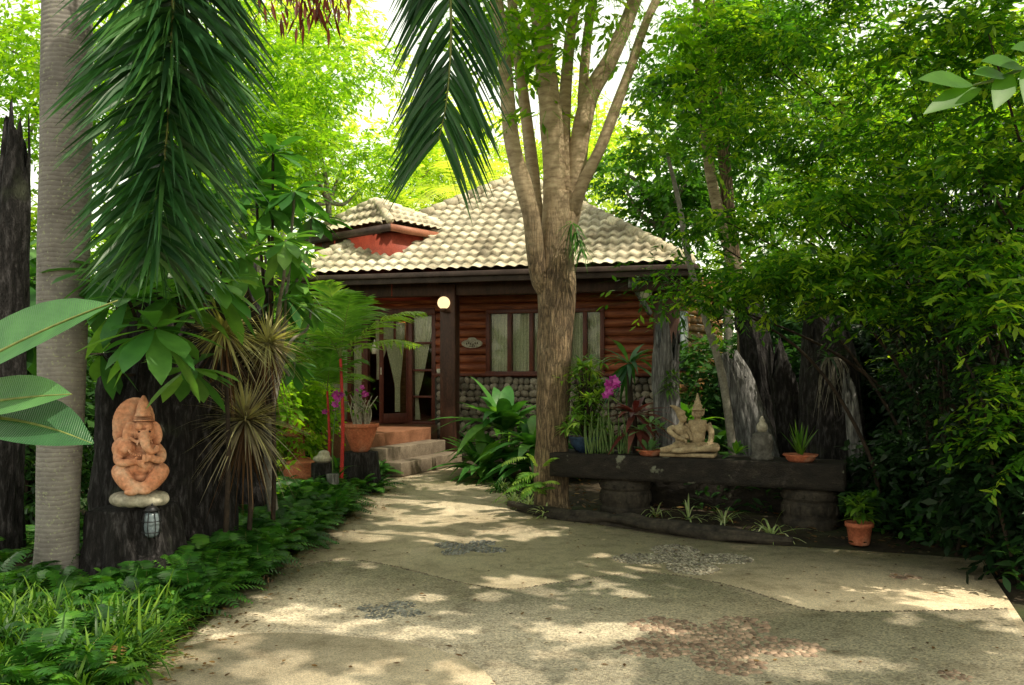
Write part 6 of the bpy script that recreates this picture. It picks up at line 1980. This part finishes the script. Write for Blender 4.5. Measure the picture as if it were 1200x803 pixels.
# small leafy ground cover between the ferns and the path
a = Acc(); n = 1700
y = rng.uniform(4.3, 14, n); x = np.array([edge_x(min(v, 10.2)) for v in y]) - np.abs(rng.normal(0, .75, n)) + .03
ok = ~inpoly(x, y, DRIVE) | (rng.random(n) < .12)
x, y = x[ok], y[ok]; n = len(x); d = rnd_dirs(n, 0, .9)
blades(a, np.c_[x, y, rng.uniform(.03, .22, n)], d, np.cross(d, nrm(UP + rng.normal(0, .4, (n, 3)))), rng.uniform(.04, .09, n), .025, .3, LAN, .1, rng.uniform(0, 1, n))
tag(link('leafy_groundcover', a, M['fern']), 'low leafy creeping plants along the left driveway edge', 'ground cover', kind='stuff')
a = Acc(); n = 5200
cx_ = rng.uniform(-3.4, -1.8, 60); cy_ = rng.uniform(4.0, 5.6, 60); k_ = rng.integers(0, 60, n)
x = cx_[k_] + rng.normal(0, .06, n); y = cy_[k_] + rng.normal(0, .06, n); ok = x < np.array([edge_x(v) for v in y]) - .06
x, y = x[ok], y[ok]; n = len(x)
d = nrm(np.c_[rng.normal(0, .5, (n, 2)), rng.uniform(.5, 1.3, n)]); blades(a, np.c_[x, y, np.full(n, -.01)], d, hside(d.copy()), rng.uniform(.3, .62, n), .02, rng.uniform(.3, 1.0, n), STR, .2, rng.uniform(0, 1, n))
tag(link('grass', a, M['grass']), 'light green arching grass tufts in the near left corner', 'grass', kind='stuff')
# right hand side undergrowth low
a = Acc(); n = 6500
y = rng.uniform(6.0, 12, n); x = y * rng.uniform(.2, .68, n)
ok = ~inpoly(x, y, DRIVE) & ((y > 8.4) | (x > 3.6)); ok &= ~((y < 10.4) & (x < 3.5) & (y < 9.95 - (x - .44) * .48 + .9))
x, y = x[ok], y[ok]; n = len(x); d = rnd_dirs(n, 0, .9)
blades(a, np.c_[x, y, rng.uniform(.02, .35, n)], d, np.cross(d, nrm(UP + rng.normal(0, .4, (n, 3)))), rng.uniform(.08, .2, n), .05, .3, LAN, .1, rng.uniform(0, 1, n))
tag(link('shade_groundcover', a, M['leaf_dark']), 'dark low plants on the shaded ground at the right', 'ground cover', kind='stuff')
a = Acc(); n = 1000
x = rng.uniform(-2.8, 4.4, n); y = rng.uniform(4.3, 13.5, n); x[500:] = np.array([edge_x(min(v, 10.2)) for v in y[500:]]) + np.abs(rng.normal(0, .22, n - 500)); d = rnd_dirs(n, -.02, .12)
blades(a, np.c_[x, y, np.full(n, .009) + rng.uniform(0, .01, n)], d, np.cross(d, nrm(UP + rng.normal(0, .15, (n, 3)))), rng.uniform(.02, .055, n), .02, .0, (.3, 1, .7, .05), .2, rng.uniform(0, 1, n))
tag(link('leaf_litter', a, M['dead_leaf']), 'scattered dry fallen leaves on the driveway and soil', 'leaf litter', kind='stuff')
a = Acc(); n = 5000
x = rng.uniform(-7, 7, n); y = rng.uniform(4.3, 15, n); ok = ~inpoly(x, y, DRIVE); x, y = x[ok], y[ok]; n = len(x); d = rnd_dirs(n, -.05, .3)
blades(a, np.c_[x, y, np.full(n, .04) + rng.uniform(0, .02, n)], d, np.cross(d, nrm(UP + rng.normal(0, .3, (n, 3)))), rng.uniform(.04, .11, n), .03, .0, (.3, 1, .7, .05), .2, rng.uniform(0, 1, n))
tag(link('leaf_litter', a, M['dead_leaf']), 'brown leaf litter on the soil under the plants', 'leaf litter', kind='stuff')
# grassy clumps near the post and stump ferns
for (x, y, n, L_, lb) in ((-.45, 13.0, 40, .45, 'dark grassy clump at the foot of the porch post'), (.02, 12.4, 36, .42, 'dark grassy clump left of the big tree'), (-.2, 11.9, 30, .36, 'low grassy clump beside the driveway bend')):
    t = thing('grass_clump', lb, 'grass clump', (x, y, 0), 'grassy clumps by the porch post')
    a = Acc(); rosette(a, (x, y, 0), n, L_, .025, .3, 1.4, .7, STR, .2); link('leaves', a, M['fern'], t)
for (x, y, s_, lb) in ((-2.13, 11.72, .55, 'fern growing around the stump under the terracotta pot'), (-1.92, 11.9, .5, 'fern spilling right from the potted orchid stump'), (-2.45, 12.1, .5, 'fern left of the potted orchid stump'), (-2.9, 11.1, .55, 'fern in front of the terracotta jar'), (-3.4, 11.5, .6, 'fern left of the terracotta shrine'),
                      (-2.45, 6.9, .62, 'tall fern right of the elephant statue stump'), (-3.7, 6.0, .7, 'large fern at the left edge beside the palm'), (-2.75, 5.9, .5, 'fern between the palm base and the stump'), (-2.1, 8.2, .5, 'fern below the widest spiky dracaena'), (-2.25, 10.5, .5, 'fern left of the stump posts')):
    t = thing('fern', lb, 'fern', (x, y, 0), 'larger single ferns')
    a, b = Acc(), Acc(); n = 15; az = np.arange(n) * 2.4; el = rng.uniform(.4, 1.3, n); d = np.c_[np.cos(el) * np.cos(az), np.cos(el) * np.sin(az), np.sin(el)]
    pinnate(a, b, np.tile([x, y, .02], (n, 1)), d, s_ * rng.uniform(.8, 1.2, n), .5, 20, s_ * .17, .022, tint=rng.uniform(.2, .9, n), ang=.25, prof=(.6, 1, .05), rw=.008)
    link('fronds', a, M['fern'], t); link('rachis', b, M['rachis'], t)
# dry hanging leaves at the top left
t = thing('dry_branch', 'dry red-brown leaves hanging on a twig at the top left of centre', 'branch', P(372, -90, 12))
a = Acc(); tube(a, [P(300, -140, 12), P(350, -60, 12), P(395, -30, 12)], [.03, .02, .01], 6, 4); link('twig', a, M['stem'], t)
a = Acc(); n = 170; bs = np.array([P(x_, y_, 12) for x_, y_ in zip(rng.normal(365, 24, n), rng.uniform(-40, 25, n))]) + rng.normal(0, .08, (n, 3)); d = nrm(np.c_[rng.normal(0, .3, (n, 2)), np.full(n, -1.)]); blades(a, bs, d, hside(d.copy()), rng.uniform(.15, .35, n), .05, 0, LAN, .2, rng.uniform(0, .8, n))
M['red_dry'] = leaf_mat('red dry', (.1, .03, .02), (.24, .07, .045), (.36, .13, .08), .35, tcol=(1.5, .8, .6))
link('leaves', a, M['red_dry'], t)

a, b = Acc(), Acc(); n = 110; y = rng.uniform(4.3, 12, n); x = np.array([edge_x(min(v, 10.2)) for v in y]) - np.abs(rng.normal(.1, .7, n)) - .1
d = nrm(np.c_[rng.normal(0, 1, (n, 2)), rng.uniform(.2, .8, n)])
pinnate(a, b, np.c_[x, y, np.full(n, .05)], d, rng.uniform(.3, .5, n), .7, 12, .07, .016, tint=rng.uniform(.2, .9, n), ang=.3, prof=(.6, 1, .05), rw=.006)
tag(link('dead_fronds', a, M['dead_leaf']), 'brown dead fern fronds among the green ferns on the left bank', 'ferns', kind='stuff')
